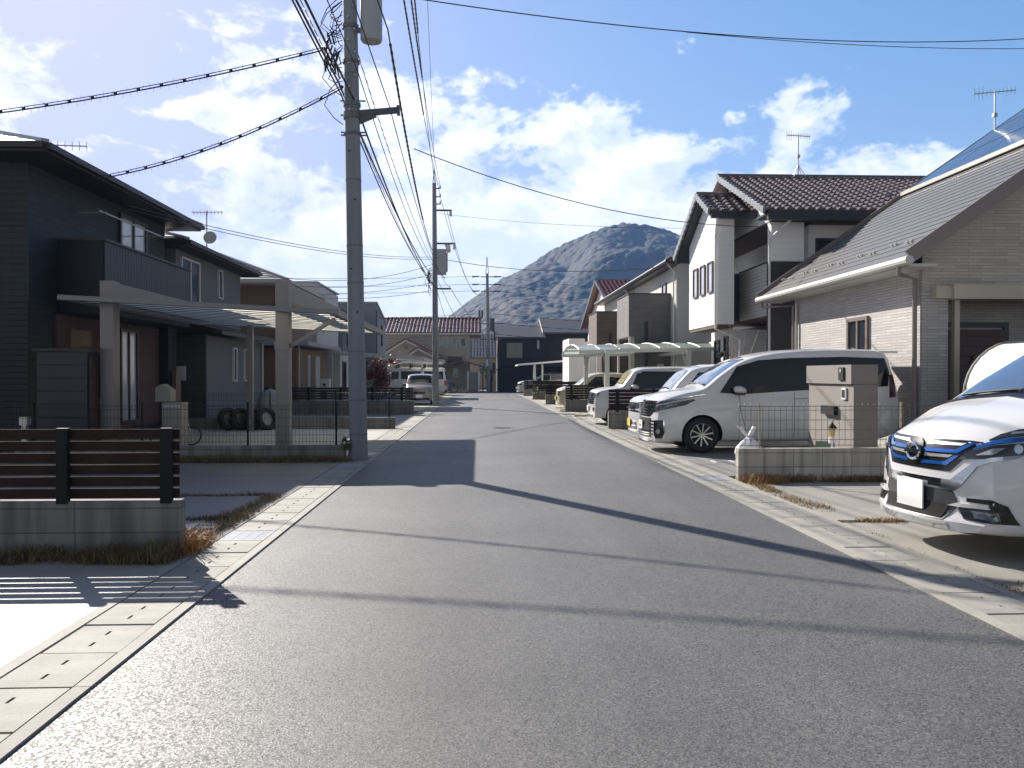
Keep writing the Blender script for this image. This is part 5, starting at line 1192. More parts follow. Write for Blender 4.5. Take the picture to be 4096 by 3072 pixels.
    def plate(s, y, z, m, x=None, w=.33, h=.165, text=None, tm=None):
        hh, n, _, _ = s.bvh.ray_cast(Vector((-6, y, z)), Vector((1, 0, 0))); x = hh.x - .03
        b = B(); b.box(x, x + .012, y - w / 2, y + w / 2, z - h / 2, z + h / 2); p = b.obj('licence_plate', m, s.t)
        b = B(); b.box(x + .012, x + .05, y - w * .4, y + w * .4, z - h * .4, z + h * .4); b.obj('plate_holder', blackp, p)
        if text:
            for tx, size, dz in text:
                cu = bpy.data.curves.new('plate_text', 'FONT'); cu.body = tx; cu.size = size; cu.align_x = 'CENTER'; cu.align_y = 'CENTER'; cu.extrude = .001
                to = bpy.data.objects.new('plate_text', cu); COL.objects.link(to); dg = bpy.context.evaluated_depsgraph_get(); me = bpy.data.meshes.new_from_object(to.evaluated_get(dg)); bpy.data.objects.remove(to)
                mo = bpy.data.objects.new('plate_text', me); COL.objects.link(mo); me.materials.append(tm); mo.parent = p
                mo.matrix_local = Matrix.Translation((x - .002, y, z + dz)) @ Matrix.Rotation(R(-90), 4, 'Z') @ Matrix.Rotation(R(90), 4, 'X')
    def wiper(s, y0, y1, x0, x1):
        pts = []
        for i in range(8):
            y = y0 + (y1 - y0) * i / 7; x = x0 + (x1 - x0) * i / 7; h, n, _, _ = s.bvh.ray_cast(Vector((x, y, 6)), Vector((0, 0, -1)))
            if h: pts.append(h + Vector((-.01, 0, .02)))
        b = B(); b.tube(pts, .012, 5); b.obj('wiper', blackp, s.t)
    def handles(s, xs, z, m):
        for x in xs:
            for sd_ in (-1, 1): h = s.hit(x, z, sd_); b = B(); b.bar((x - .1, h.y + sd_ * .02, z), (x + .1, h.y + sd_ * .02, z + .004), .03, .03); b.obj('door_handle', m, s.t)
    def gap(s, pts, w=.008): 
        for a, c in zip(pts[:-1], pts[1:]):
            d = (Vector(c) - Vector(a)).normalized(); n = Vector((-d.y, d.x)) * w / 2
            s.both('panel_gap', [tuple(Vector(a) - n), tuple(Vector(c) - n), tuple(Vector(c) + n), tuple(Vector(a) + n)], seam, thick=.0025, ds=.06)
def thing_part(name, parent): o = bpy.data.objects.new(name, None); COL.objects.link(o); o.parent = parent; o.empty_display_size = .1; return o

pearl = mat('pearl_white_paint', (.66, .65, .65), .28, var=0, coat=.7, spec=.5)
pearl2 = mat('cool_white_paint', (.60, .61, .63), .28, var=0, coat=.7)
beigep = mat('beige_paint', (.52, .47, .33), .3, var=0, coat=.6)
silverp = mat('silver_beige_paint', (.24, .225, .21), .3, metal=.3, var=0, coat=.6)
plate_w = mat('white_plate', (.82, .82, .80), .5, var=0); plate_y = mat('yellow_plate', (.75, .50, .03), .5, var=0); plate_g = mat('green_plate_ink', (.02, .10, .06), .5, var=0)

# --- big white minivan (nose to the street)
SPV = dict(L=4.70, hw=.865, wr=.335, wheels=(.93, 3.78), spokes=10, crown=.03,
    top=[(0, .96), (.12, 1.03), (.5, 1.12), (.92, 1.19), (1.3, 1.46), (1.7, 1.71), (2.1, 1.83), (2.6, 1.895), (3.4, 1.93), (4.2, 1.92), (4.55, 1.88), (4.68, 1.70), (4.70, 1.5)],
    belt=[(0, .80), (.3, .92), (.9, 1.02), (1.5, 1.10), (2.5, 1.16), (4.7, 1.20)], bot=[(0, .20), (.35, .19), (1.4, .20), (4.2, .22), (4.7, .33)],
    w=[(0, .74), (.12, .79), (.45, .845), (1, .862), (2.4, .865), (4.0, .86), (4.5, .84), (4.7, .79)], tum=[(0, .93), (.9, .93), (1.6, .84), (2.4, .83), (4.7, .84)],
    kf=.20, front=[(.2, -.03), (.35, -.05), (.62, -.02), (.8, .02), (1.0, .06)], rear=[(.3, .0), (.7, -.02), (1.1, .0), (1.5, .07), (1.9, .13)])
c = Car('parked_minivan', 'big white minivan with ten-spoke wheels parked nose to the road behind the gate pillar', (3.30, 16.36, .012), 0, pearl, SPV)
c.decal('windshield', [(1.0, -.66), (1.06, 0), (1.0, .66), (1.78, .58), (1.88, 0), (1.78, -.58)], mat('blue_screen_glass', (.05, .075, .12), .03, var=0, spec=1, coat=1), 'z')
c.both('side_window', [(1.28, 1.13), (1.62, 1.10), (1.62, 1.60), (1.5, 1.44)], carglass)
c.both('side_window', [(1.66, 1.10), (2.62, 1.17), (2.62, 1.74), (2.1, 1.72), (1.66, 1.62)], carglass)
c.both('side_window', [(2.68, 1.17), (3.62, 1.22), (3.62, 1.76), (2.68, 1.745)], carglass)
c.both('side_window', [(3.66, 1.22), (4.42, 1.25), (4.46, 1.5), (4.38, 1.74), (3.66, 1.765)], carglass)
c.gap([(1.62, 1.10), (1.64, .8), (1.72, .5), (1.76, .24)]); c.gap([(2.65, 1.15), (2.65, .25)]); c.gap([(1.76, .245), (3.35, .25)]); c.gap([(2.66, 1.0), (3.6, 1.05)])
c.both('sill_shadow', [(1.45, .215), (3.3, .22), (3.3, .25), (1.45, .24)], blackp, thick=.004)
c.handles((2.35, 2.98), 1.02, pearl); c.wing_mirror(1.60, 1.16, pearl)
for sd_ in (-1, 1):
    c.decal('headlight', [(-.20, .73), (-.16, .80), (.10, .88), (.42, .955), (.62, 1.0), (.66, .98), (.52, .885), (.10, .775)], dark_lamp, 'o45', sd_, .009, .03)
    c.decal('lamp_projector', [(-.02, .775), (-.02, .84), (.10, .865), (.12, .80)], lampm, 'o45', sd_, .015, .02); c.decal('lamp_projector', [(.20, .815), (.20, .885), (.34, .92), (.36, .855)], lampm, 'o45', sd_, .015, .02)
    c.decal('chrome_strip', [(-.22, .895), (.10, .955), (.50, 1.04), (.80, 1.095), (.76, 1.075), (.45, 1.01), (.10, .935), (-.22, .875)], chrome, 'o45', sd_, .010, .03)
    c.decal('position_lamp', [(-.22, .870), (.10, .930), (.45, 1.005), (.74, 1.066), (.66, 1.035), (.42, .975), (.10, .905), (-.22, .84)], dark_lamp, 'o45', sd_, .009, .03)
c.both('window_band', [(1.26, 1.12), (1.62, 1.085), (2.6, 1.15), (3.62, 1.20), (4.44, 1.235), (4.49, 1.5), (4.40, 1.76), (3.62, 1.785), (2.62, 1.765), (2.0, 1.72), (1.6, 1.60)], blackp, thick=.004)
c.decal('grille', [(-.62, .96), (.62, .96), (.52, .72), (.44, .66), (-.44, .66), (-.52, .72)], blackp, 'x', -1, .006)
for z, w in ((.93, .6), (.865, .52), (.80, .48), (.745, .46), (.695, .43)): c.decal('grille_bar', [(-w, z - .012), (w, z - .012), (w, z + .012), (-w, z + .012)], chrome, 'x', -1, .016)
c.decal('emblem', [(-.03, .80), (.03, .80), (.11, .95), (.06, .96), (0, .88), (-.06, .96), (-.11, .95)], chrome, 'x', -1, .026)
c.decal('lower_grille', [(-.50, .64), (.50, .64), (.56, .28), (-.56, .28)], mat('dark_grey_plastic', (.03, .03, .033), .4, var=0), 'x', -1, .007)
for z in (.40, .36, .32): c.decal('chrome_bar', [(-.52, z - .008), (.52, z - .008), (.52, z + .008), (-.52, z + .008)], chrome, 'x', -1, .014)
c.decal('front_lip', [(-.62, .25), (.62, .25), (.58, .205), (-.58, .205)], chrome, 'x', -1, .02)
for sd_ in (-1, 1):
    c.decal('fog_lamp_housing', [(.0, .60), (.20, .61), (.22, .36), (.18, .27), (.06, .27), (.02, .36)], blackp, 'o45', sd_, .008, .03)
    for z in (.575, .515, .455, .395, .335): c.decal('vent_slot', [(-.16, z), (-.005, z), (-.005, z + .02), (-.15, z + .02)], blackp, 'o45', sd_, .008, .03)
    c.decal('fog_lamp', [(.12 + .035 * math.cos(a * .785), .40 + .05 * math.sin(a * .785)) for a in range(8)], chrome, 'o45', sd_, .015, .03)
    c.decal('chrome_edge', [(.205, .60), (.222, .60), (.24, .36), (.20, .27), (.18, .27), (.222, .36)], chrome, 'o45', sd_, .014, .03)
    c.decal('side_lip', [(-.30, .205), (.30, .205), (.30, .235), (-.28, .245)], pearl, 'o45', sd_, .03, .03)
c.plate(0, .50, plate_w, text=(('91-97', .085, -.025), ('300', .035, .05)), tm=plate_g)
c.wiper(-.1, -.62, 1.03, 1.04); c.wiper(.5, -.05, 1.04, 1.02)
c.decal('rear_window', [(-.66, 1.25), (.66, 1.25), (.6, 1.72), (-.6, 1.72)], carglass, 'x', 1)
c.both('tail_lamp', [(4.46, 1.02), (4.60, 1.04), (4.58, 1.45), (4.48, 1.45)], mat('clear_tail_lamp', (.10, .02, .02), .1, var=0))
b = B(); b.box(4.35, 4.72, -.62, .62, 1.86, 1.90); b.obj('roof_spoiler', pearl, c.t); c.t.scale = (1.03, 1.0, 1.03)

# --- white kei car beyond it
SPK = dict(L=3.40, hw=.735, wr=.28, wheels=(.62, 2.82), spokes=6, crown=.035,
    top=[(0, .88), (.1, .95), (.45, 1.02), (.72, 1.07), (1.0, 1.36), (1.3, 1.62), (1.7, 1.70), (2.6, 1.71), (3.2, 1.66), (3.36, 1.5), (3.4, 1.3)],
    belt=[(0, .76), (.4, .88), (1, .98), (3.4, 1.04)], bot=[(0, .20), (.3, .19), (3.1, .2), (3.4, .3)],
    w=[(0, .65), (.15, .70), (.45, .733), (2.9, .735), (3.4, .68)], tum=[(0, .92), (.7, .92), (1.4, .86), (3.4, .86)],
    kf=.13, front=[(.2, -.02), (.5, -.02), (.8, .0), (.95, .04)], rear=[(.3, 0), (1.0, 0), (1.7, .1)])
c = Car('parked_kei_car', 'small white car with yellow plate squeezed behind the big white minivan', (3.55, 19.1, .012), 0, pearl2, SPK)
c.decal('windshield', [(.79, -.55), (.83, 0), (.79, .55), (1.22, .50), (1.27, 0), (1.22, -.50)], mat('pale_screen_glass', (.10, .13, .14), .05, var=0, spec=1, coat=1), 'z')
for a_ in ([(1.08, 1.02), (1.95, 1.05), (1.95, 1.56), (1.42, 1.55), (1.15, 1.2)], [(2.0, 1.05), (2.9, 1.08), (2.95, 1.5), (2.0, 1.56)]): c.both('side_window', a_, carglass)
c.mirror2('headlight', [(.40, .72), (.63, .74), (.64, .88), (.42, .86)], lampm, side=-1, thick=.008)
c.decal('grille', [(-.42, .86), (.42, .86), (.40, .70), (-.40, .70)], chrome, 'x', -1, .008)
for z in (.73, .77, .81, .845): c.decal('grille_slot', [(-.38, z - .008), (.38, z - .008), (.38, z + .008), (-.38, z + .008)], blackp, 'x', -1, .014)
c.decal('emblem', [(.06 * math.cos(a * .628), .78 + .05 * math.sin(a * .628)) for a in range(10)], chrome, 'x', -1, .02, .03)
c.decal('chrome_bar', [(-.6, .655), (.6, .655), (.6, .69), (-.6, .69)], chrome, 'x', -1, .012)
c.decal('lower_grille', [(-.5, .42), (.5, .42), (.52, .26), (-.52, .26)], blackp, 'x', -1, .007); c.decal('chrome_bar', [(-.48, .33), (.48, .33), (.48, .35), (-.48, .35)], chrome, 'x', -1, .012)
c.plate(0, .40, plate_y); c.wing_mirror(1.12, 1.03, pearl2); c.wiper(-.3, .4, .82, .82); c.handles((1.75, 2.6), .9, pearl2); c.gap([(1.1, 1.0), (1.15, .25)]); c.gap([(1.97, 1.0), (1.97, .25)])

# --- white boxy car with black pillars
SPB = dict(SPK, L=3.70, hw=.835, wheels=(.72, 3.1), wr=.30, top=[(0, .95), (.1, 1.02), (.5, 1.09), (.85, 1.13), (1.05, 1.36), (1.28, 1.62), (1.6, 1.70), (2.8, 1.72), (3.5, 1.68), (3.66, 1.5), (3.7, 1.3)],
    belt=[(0, .82), (.4, .95), (1, 1.05), (3.7, 1.1)], w=[(0, .74), (.15, .79), (.45, .83), (3.2, .835), (3.7, .77)], bot=[(0, .2), (.3, .19), (3.4, .2), (3.7, .3)])
c = Car('parked_box_car', 'boxy white car with stacked chrome grille bars under the arched carport edge', (3.40, 25.2, .012), 0, pearl, SPB)
c.decal('windshield', [(.92, -.64), (.96, 0), (.92, .64), (1.24, .58), (1.28, 0), (1.24, -.58)], mat('painted_reflection_glass', (.30, .26, .10), .06, var=.5, vs=7, spec=1, local=True, pat=('y', .09, .2, .3)), 'z', label='windscreen with yellow reflections of the carport painted into its colour')  # yellow stripes in the base colour stand in for carport reflections
c.both('window_band', [(1.12, 1.06), (1.3, 1.06), (3.55, 1.12), (3.53, 1.5), (3.2, 1.595), (1.50, 1.60), (1.30, 1.42)], blackp, thick=.004)
for a_ in ([(1.15, 1.08), (1.28, 1.08), (1.42, 1.56), (1.34, 1.54)], [(1.33, 1.09), (2.2, 1.12), (2.2, 1.58), (1.52, 1.575)], [(2.26, 1.12), (3.1, 1.14), (3.1, 1.57), (2.26, 1.58)], [(3.16, 1.14), (3.5, 1.2), (3.5, 1.5), (3.16, 1.56)]): c.both('side_window', a_, carglass)
c.mirror2('headlight', [(.48, .78), (.72, .80), (.73, .96), (.5, .95)], lampm, side=-1, thick=.008)
for k in range(5): z = .66 + k * .062; c.decal('grille_bar', [(-.62, z - .02), (.62, z - .02), (.62, z + .02), (-.62, z + .02)], chrome, 'x', -1, .016)
c.decal('grille', [(-.6, .96), (.6, .96), (.58, .62), (-.58, .62)], blackp, 'x', -1, .006)
c.mirror2('fog_lamp', [(.55, .40), (.68, .40), (.68, .52), (.55, .52)], blackp, side=-1)
c.decal('lower_grille', [(-.55, .30), (.55, .30), (.58, .22), (-.58, .22)], blackp, 'x', -1); c.plate(0, .48, plate_w)
c.wing_mirror(1.25, 1.12, pearl); c.gap([(1.3, 1.05), (1.3, .25)]); c.gap([(2.23, 1.1), (2.23, .25)]); c.handles((2.0, 2.9), 1.0, chrome); c.wiper(-.4, .4, .93, .93)

# --- beige compact
SPC = dict(SPK, L=3.45, top=[(0, .80), (.1, .88), (.5, .98), (.8, 1.03), (1.15, 1.3), (1.5, 1.5), (1.9, 1.56), (2.6, 1.55), (3.2, 1.46), (3.4, 1.2), (3.45, 1.0)], belt=[(0, .70), (.5, .85), (1.2, .94), (3.45, .98)], kf=.2, crown=.05, wheels=(.65, 2.85), bot=[(0, .22), (.3, .2), (3.1, .2), (3.45, .3)], w=[(0, .58), (.15, .66), (.45, .72), (2.9, .735), (3.45, .64)])
c = Car('parked_compact_car', 'pale beige compact car with round lamps behind the second brown slat fence', (3.40, 35.9, .012), 0, beigep, SPC)
c.decal('windshield', [(.88, -.52), (.93, 0), (.88, .52), (1.42, .47), (1.48, 0), (1.42, -.47)], mat('pale_screen_glass', (.10, .13, .14)), 'z')
for a_ in ([(1.15, .98), (1.95, 1.0), (1.95, 1.42), (1.62, 1.42)], [(2.12, 1.0), (2.9, 1.02), (2.85, 1.36), (2.12, 1.42)]): c.both('side_window', a_, carglass)
c.mirror2('headlight', [(.46 + .10 * math.cos(a * .628), .72 + .12 * math.sin(a * .628)) for a in range(10)], lampm, side=-1, thick=.01)
for k in range(3): c.decal('grille_slot', [(-.3, .38 + k * .07), (.3, .38 + k * .07), (.3, .41 + k * .07), (-.3, .41 + k * .07)], blackp, 'x', -1)
c.plate(0, .50, plate_y); c.wing_mirror(1.2, .98, beigep); c.gap([(1.2, .95), (1.2, .25)]); c.gap([(2.0, 1.0), (2.0, .25)])
# --- silver estate with roof box
SPS = dict(SPV, L=4.60, hw=.90, wr=.35, wheels=(.92, 3.62), spokes=5, top=[(0, .88), (.12, .95), (.6, 1.05), (1.15, 1.10), (1.6, 1.38), (2.0, 1.56), (2.5, 1.62), (3.4, 1.60), (4.1, 1.5), (4.45, 1.2), (4.6, 1.0)], belt=[(0, .75), (.5, .92), (1.4, 1.0), (4.6, 1.12)], w=[(0, .74), (.12, .79), (.45, .87), (1, .90), (4.0, .895), (4.6, .80)], bot=[(0, .22), (.35, .2), (4.2, .24), (4.6, .4)])
c = Car('parked_estate_car', 'silver estate car with a black roof box under the small dark carport', (2.95, 63, .012), 0, mat('pale_silver_paint', (.50, .50, .48), .3, metal=.3, var=0, coat=.6), SPS)
c.decal('windshield', [(1.22, -.66), (1.28, 0), (1.22, .66), (1.9, .56), (1.98, 0), (1.9, -.56)], carglass, 'z')
for a_ in ([(1.5, 1.06), (2.5, 1.10), (2.5, 1.5), (2.0, 1.47)], [(2.55, 1.10), (3.9, 1.18), (3.8, 1.45), (2.55, 1.52)]): c.both('side_window', a_, carglass)
c.mirror2('headlight', [(.45, .68), (.78, .72), (.8, .85), (.5, .82)], lampm, side=-1); c.decal('grille', [(-.5, .82), (.5, .82), (.42, .6), (-.42, .6)], chrome, 'x', -1); c.decal('lower_grille', [(-.6, .45), (.6, .45), (.6, .28), (-.6, .28)], blackp, 'x', -1)
c.both('tail_lamp', [(4.1, 1.05), (4.35, 1.03), (4.3, 1.10), (4.1, 1.11)], redlamp); c.wing_mirror(1.6, 1.1, blackp); c.plate(0, .5, plate_w); c.handles((2.3, 3.3), 1.0, blackp)
b = B(); b.tube([(2.0, 0, 1.86), (2.15, 0, 1.9), (2.6, 0, 1.93), (3.7, 0, 1.93), (3.9, 0, 1.88)], [.05, .16, .20, .20, .08], 12); b.v = [(x, y * 2.0, z) for x, y, z in b.v]; b.obj('roof_box', blackp, c.t, smooth=True)
for x in (2.4, 3.4): b = B(); b.box(x - .03, x + .03, -.55, .55, 1.68, 1.72); b.box(x - .03, x + .03, -.6, -.55, 1.58, 1.72); b.box(x - .03, x + .03, .55, .6, 1.58, 1.72); b.obj('roof_bar', blackp, c.t)

# --- white minivan with the blue-striped grille, nearest on the right
blue = mat('blue_grille_strip', (.012, .11, .42), .15, metal=.4, var=0, coat=1)
SPN = dict(SPV, L=4.77, hw=.87, wr=.33, wheels=(.95, 3.81), spokes=5, crown=.045,
    top=[(0, .93), (.10, 1.00), (.35, 1.10), (.6, 1.18), (.82, 1.235), (1.2, 1.47), (1.7, 1.74), (2.3, 1.85), (3.2, 1.88), (4.2, 1.85), (4.6, 1.77), (4.77, 1.5)],
    belt=[(0, .80), (.3, .94), (.9, 1.05), (1.6, 1.12), (4.77, 1.2)], w=[(0, .75), (.12, .80), (.40, .855), (1, .87), (4.0, .86), (4.77, .78)], bot=[(0, .215), (.35, .19), (1.4, .2), (4.2, .22), (4.77, .33)],
    kf=.27, front=[(.2, -.06), (.30, -.075), (.36, -.03), (.62, -.02), (.85, .01), (1.0, .08)])
c = Car('parked_minivan', 'white minivan with blue-striped grille and blank white plate, nearest on the right', (3.80, 7.02, .012), R(5), pearl, SPN)
c.decal('windshield', [(.86, -.72), (.94, -.35), (.96, 0), (.94, .35), (.86, .72), (1.75, .60), (1.82, 0), (1.75, -.60)], mat('blue_screen_glass', (.05, .075, .12)), 'z')
c.decal('cowl', [(.79, -.74), (.87, 0), (.79, .74), (.85, .72), (.95, 0), (.85, -.72)], blackp, 'z', thick=.010)
for a_ in ([(1.4, 1.15), (2.5, 1.18), (2.5, 1.7), (1.9, 1.6)], [(2.55, 1.18), (3.6, 1.22), (3.6, 1.72), (2.55, 1.71)], [(3.65, 1.22), (4.4, 1.25), (4.4, 1.66), (3.65, 1.71)]): c.both('side_window', a_, carglass)
# grille: black field, blue strips in a V, slim light bars
c.decal('grille', [(-.60, .945), (-.52, .952), (.52, .952), (.60, .945), (.50, .80), (.40, .695), (-.40, .695), (-.50, .80)], blackp, 'x', -1, .006)
for sgn in (-1, 1):
    def mp(p): return [(y * sgn, z) for y, z in (p if sgn > 0 else p[::-1])]
    c.decal('blue_strip', mp([(.09, .868), (.42, .873), (.535, .938), (.57, .938), (.455, .848), (.09, .842)]), blue, 'x', -1, .014, .03)
    c.decal('blue_strip', mp([(.09, .765), (.35, .772), (.435, .83), (.47, .83), (.375, .745), (.09, .738)]), blue, 'x', -1, .014, .03)
    c.decal('light_bar', mp([(.12, .902), (.46, .908), (.50, .93), (.14, .926)]), mat('silver_mesh', (.55, .55, .55), .3, metal=.8, var=0), 'x', -1, .013, .03)
    c.decal('light_bar', mp([(.12, .80), (.38, .808), (.42, .832), (.13, .826)]), mat('silver_mesh', (.55, .55, .55)), 'x', -1, .013, .03)
    c.decal('chrome_wing', mp([(.32, .63), (.42, .63), (.60, .80), (.80, .865), (.77, .83), (.62, .755), (.52, .60), (.46, .545), (.32, .555)]), mat('dark_chrome', (.30, .32, .35), .1, metal=1, var=0), 'x', -1, .014, .03)
    c.decal('fog_light_bezel', mp([(.50, .40), (.56, .33), (.80, .315), (.78, .46), (.74, .505), (.56, .50), (.56, .47), (.72, .465), (.73, .425), (.50, .43)]), blackp, 'x', -1, .010, .03)
    c.decal('fog_light', mp([(.60, .405), (.64, .345), (.76, .34), (.755, .405)]), lampm, 'x', -1, .018, .03)
    c.decal('bumper_blade', mp([(.42, .425), (.50, .455), (.72, .452), (.735, .43), (.50, .422)]), pearl, 'x', -1, .03, .03)
for sd_ in (-1, 1):
    c.decal('headlight', [(-.12, .80), (-.02, .875), (.14, .925), (.55, .985), (.78, 1.02), (.74, .965), (.50, .895), (.20, .835)], dark_lamp, 'o45', sd_, .010, .03)
    c.decal('lamp_projector', [(.30 + .03 * math.cos(a * .785), .905 + .038 * math.sin(a * .785)) for a in range(8)], chrome, 'o45', sd_, .016, .02)
    c.decal('lamp_reflector', [(.02, .845), (.14, .90), (.22, .91), (.14, .855)], mat('silver_mesh', (.55, .55, .55)), 'o45', sd_, .015, .02)
    c.decal('lamp_reflector', [(.42, .915), (.55, .955), (.66, .975), (.56, .93)], mat('silver_mesh', (.55, .55, .55)), 'o45', sd_, .015, .02)
    c.decal('blue_strip', [(-.01, .885), (.14, .935), (.55, .995), (.80, 1.032), (.84, 1.062), (.55, 1.032), (.16, .968), (.03, .92)], blue, 'o45', sd_, .011, .03)
    c.decal('upper_lamp', [(.10, .962), (.22, .990), (.55, 1.040), (.85, 1.072), (.88, 1.10), (.55, 1.085), (.30, 1.050), (.18, 1.01)], dark_lamp, 'o45', sd_, .012, .03)
    c.decal('lamp_reflector', [(.24, 1.008), (.5, 1.045), (.5, 1.06), (.26, 1.025)], mat('silver_mesh', (.55, .55, .55)), 'o45', sd_, .017, .02)
c.decal('chrome_bar', [(-.34, .632), (.34, .632), (.34, .562), (-.34, .562)], chrome, 'x', -1, .016)
c.decal('lower_grille', [(-.44, .545), (.44, .545), (.50, .44), (.40, .30), (-.40, .30), (-.50, .44)], mat('dark_grey_plastic', (.03, .03, .033)), 'x', -1, .006)
c.decal('lower_opening', [(-.42, .43), (.42, .43), (.38, .31), (-.38, .31)], well, 'x', -1, .011)
c.decal('front_lip', [(-.44, .285), (.44, .285), (.46, .235), (-.46, .235)], chrome, 'x', -1, .022)
ring = [(.085 * math.cos(a * .3927), .835 + .072 * math.sin(a * .3927)) for a in range(16)]
c.decal('emblem_backing', [(.105 * math.cos(a * .3927), .835 + .11 * math.sin(a * .3927)) for a in range(16)], blackp, 'x', -1, .020, .03)
h_, n_, _, _ = c.bvh.ray_cast(Vector((-6, 0, .835)), Vector((1, 0, 0)))
b = B(); b.tube([(h_.x - .035, y, z) for y, z in ring + ring[:1]], .013, 8, False); b.box(h_.x - .05, h_.x - .028, -.10, .10, .818, .852); b.obj('emblem', chrome, c.t, angle=40)
c.plate(0, .475, plate_w, w=.36, h=.24)
c.wiper(-.2, -.68, .94, .88); c.wiper(.6, -.1, .89, .95); c.wing_mirror(1.62, 1.18, pearl); c.handles((2.3, 2.95), 1.02, pearl); c.gap([(1.5, 1.1), (1.6, .25)]); c.gap([(2.53, 1.1), (2.53, .25)])
c.decal('parking_sensor', [(.62 + .014 * math.cos(a), .62 + .014 * math.sin(a)) for a in (0, 1, 2, 3, 4, 5)], seam, 'x', -1, .004, .02)

# --- left: small silver-beige car facing us, big white van, dark car
SPF = dict(SPK, L=3.4, top=[(0, .82), (.1, .90), (.5, .98), (.75, 1.02), (1.05, 1.28), (1.3, 1.46), (1.7, 1.52), (2.6, 1.52), (3.2, 1.45), (3.36, 1.2), (3.4, 1.0)], belt=[(0, .72), (.4, .85), (1, .93), (3.4, .98)])
c = Car('parked_compact_car', 'small silver-beige car facing the camera on the left, half behind the middle pole', (-2.92, 40.9, .012), R(90), silverp, SPF)
c.decal('windshield', [(.84, -.55), (.88, 0), (.84, .55), (1.24, .50), (1.28, 0), (1.24, -.50)], carglass, 'z'); c.mirror2('headlight', [(.42, .62), (.63, .66), (.64, .80), (.46, .78)], lampm, side=-1, thick=.008)
c.decal('grille', [(-.3, .66), (.3, .66), (.28, .56), (-.28, .56)], blackp, 'x', -1); c.decal('lower_grille', [(-.5, .36), (.5, .36), (.5, .26), (-.5, .26)], blackp, 'x', -1); c.plate(0, .44, plate_w); c.wing_mirror(1.1, 1.0, silverp)
for a_ in ([(1.1, .98), (1.95, 1.0), (1.95, 1.4), (1.42, 1.39)], [(2.0, 1.0), (2.9, 1.02), (2.9, 1.38), (2.0, 1.41)]): c.both('side_window', a_, carglass)
SPW = dict(SPV, L=4.70, hw=.87, top=[(0, 1.0), (.1, 1.15), (.35, 1.30), (.7, 1.65), (1.0, 1.88), (1.4, 1.96), (4.3, 1.96), (4.6, 1.90), (4.68, 1.5), (4.7, 1.2)], belt=[(0, .85), (.4, 1.15), (4.7, 1.15)], kf=.12, w=[(0, .76), (.12, .82), (.4, .865), (4.4, .865), (4.7, .82)], rear=[(.3, 0), (1.0, 0), (1.9, .06)])
c = Car('parked_van', 'tall white van with ladder rack, its red tail lamp showing right of the middle pole', (-6.75, 55.0, .012), 0, pearl2, SPW)
for a_ in ([(.7, 1.22), (1.55, 1.22), (1.55, 1.72), (1.05, 1.72)], [(1.7, 1.22), (3.1, 1.22), (3.1, 1.74), (1.7, 1.74)], [(3.2, 1.22), (4.45, 1.22), (4.45, 1.72), (3.2, 1.74)]): c.both('side_window', a_, carglass)
c.decal('rear_window', [(-.68, 1.2), (.68, 1.2), (.66, 1.75), (-.66, 1.75)], carglass, 'x', 1); c.mirror2('tail_lamp', [(.62, .80), (.74, .80), (.74, 1.12), (.62, 1.12)], redlamp, side=1, thick=.012)
for sd_ in (-1, 1): c.decal('tail_lamp', [(4.52, .80), (4.68, .80), (4.68, 1.12), (4.52, 1.12)], redlamp, 'y', sd_, .01)
c.decal('bumper', [(-.8, .5), (.8, .5), (.8, .32), (-.8, .32)], blackp, 'x', 1, .04)
for x in (1.4, 2.3, 3.2, 4.1):
    b = B(); b.box(x - .03, x + .03, -.75, .75, 2.13, 2.17); b.box(x - .05, x + .05, -.80, -.75, 1.93, 2.22); b.box(x - .05, x + .05, .75, .80, 1.93, 2.22); b.obj('roof_rack_bar', blackp, c.t)
b = B()
for y in (-.55, -.15): b.box(1.1, 4.4, y - .03, y + .03, 2.2, 2.28)
for i in range(9): b.box(1.25 + i * .37, 1.3 + i * .37, -.52, -.18, 2.215, 2.25)
b.obj('ladder', alu, c.t)
c = Car('parked_compact_car', 'dark blue car mostly hidden behind the tall white van on the left', (-5.6, 61.5, .012), 0, mat('dark_blue_paint', (.03, .045, .08), .3, var=0, coat=.6), dict(SPC, L=3.6))
c.decal('rear_window', [(-.5, 1.02), (.5, 1.02), (.45, 1.35), (-.45, 1.35)], carglass, 'x', 1); c.mirror2('tail_lamp', [(.5, .75), (.62, .75), (.62, .95), (.5, .95)], redlamp, side=1)
for a_ in ([(1.15, .98), (1.95, 1.0), (1.95, 1.42), (1.62, 1.42)],): c.both('side_window', a_, carglass)
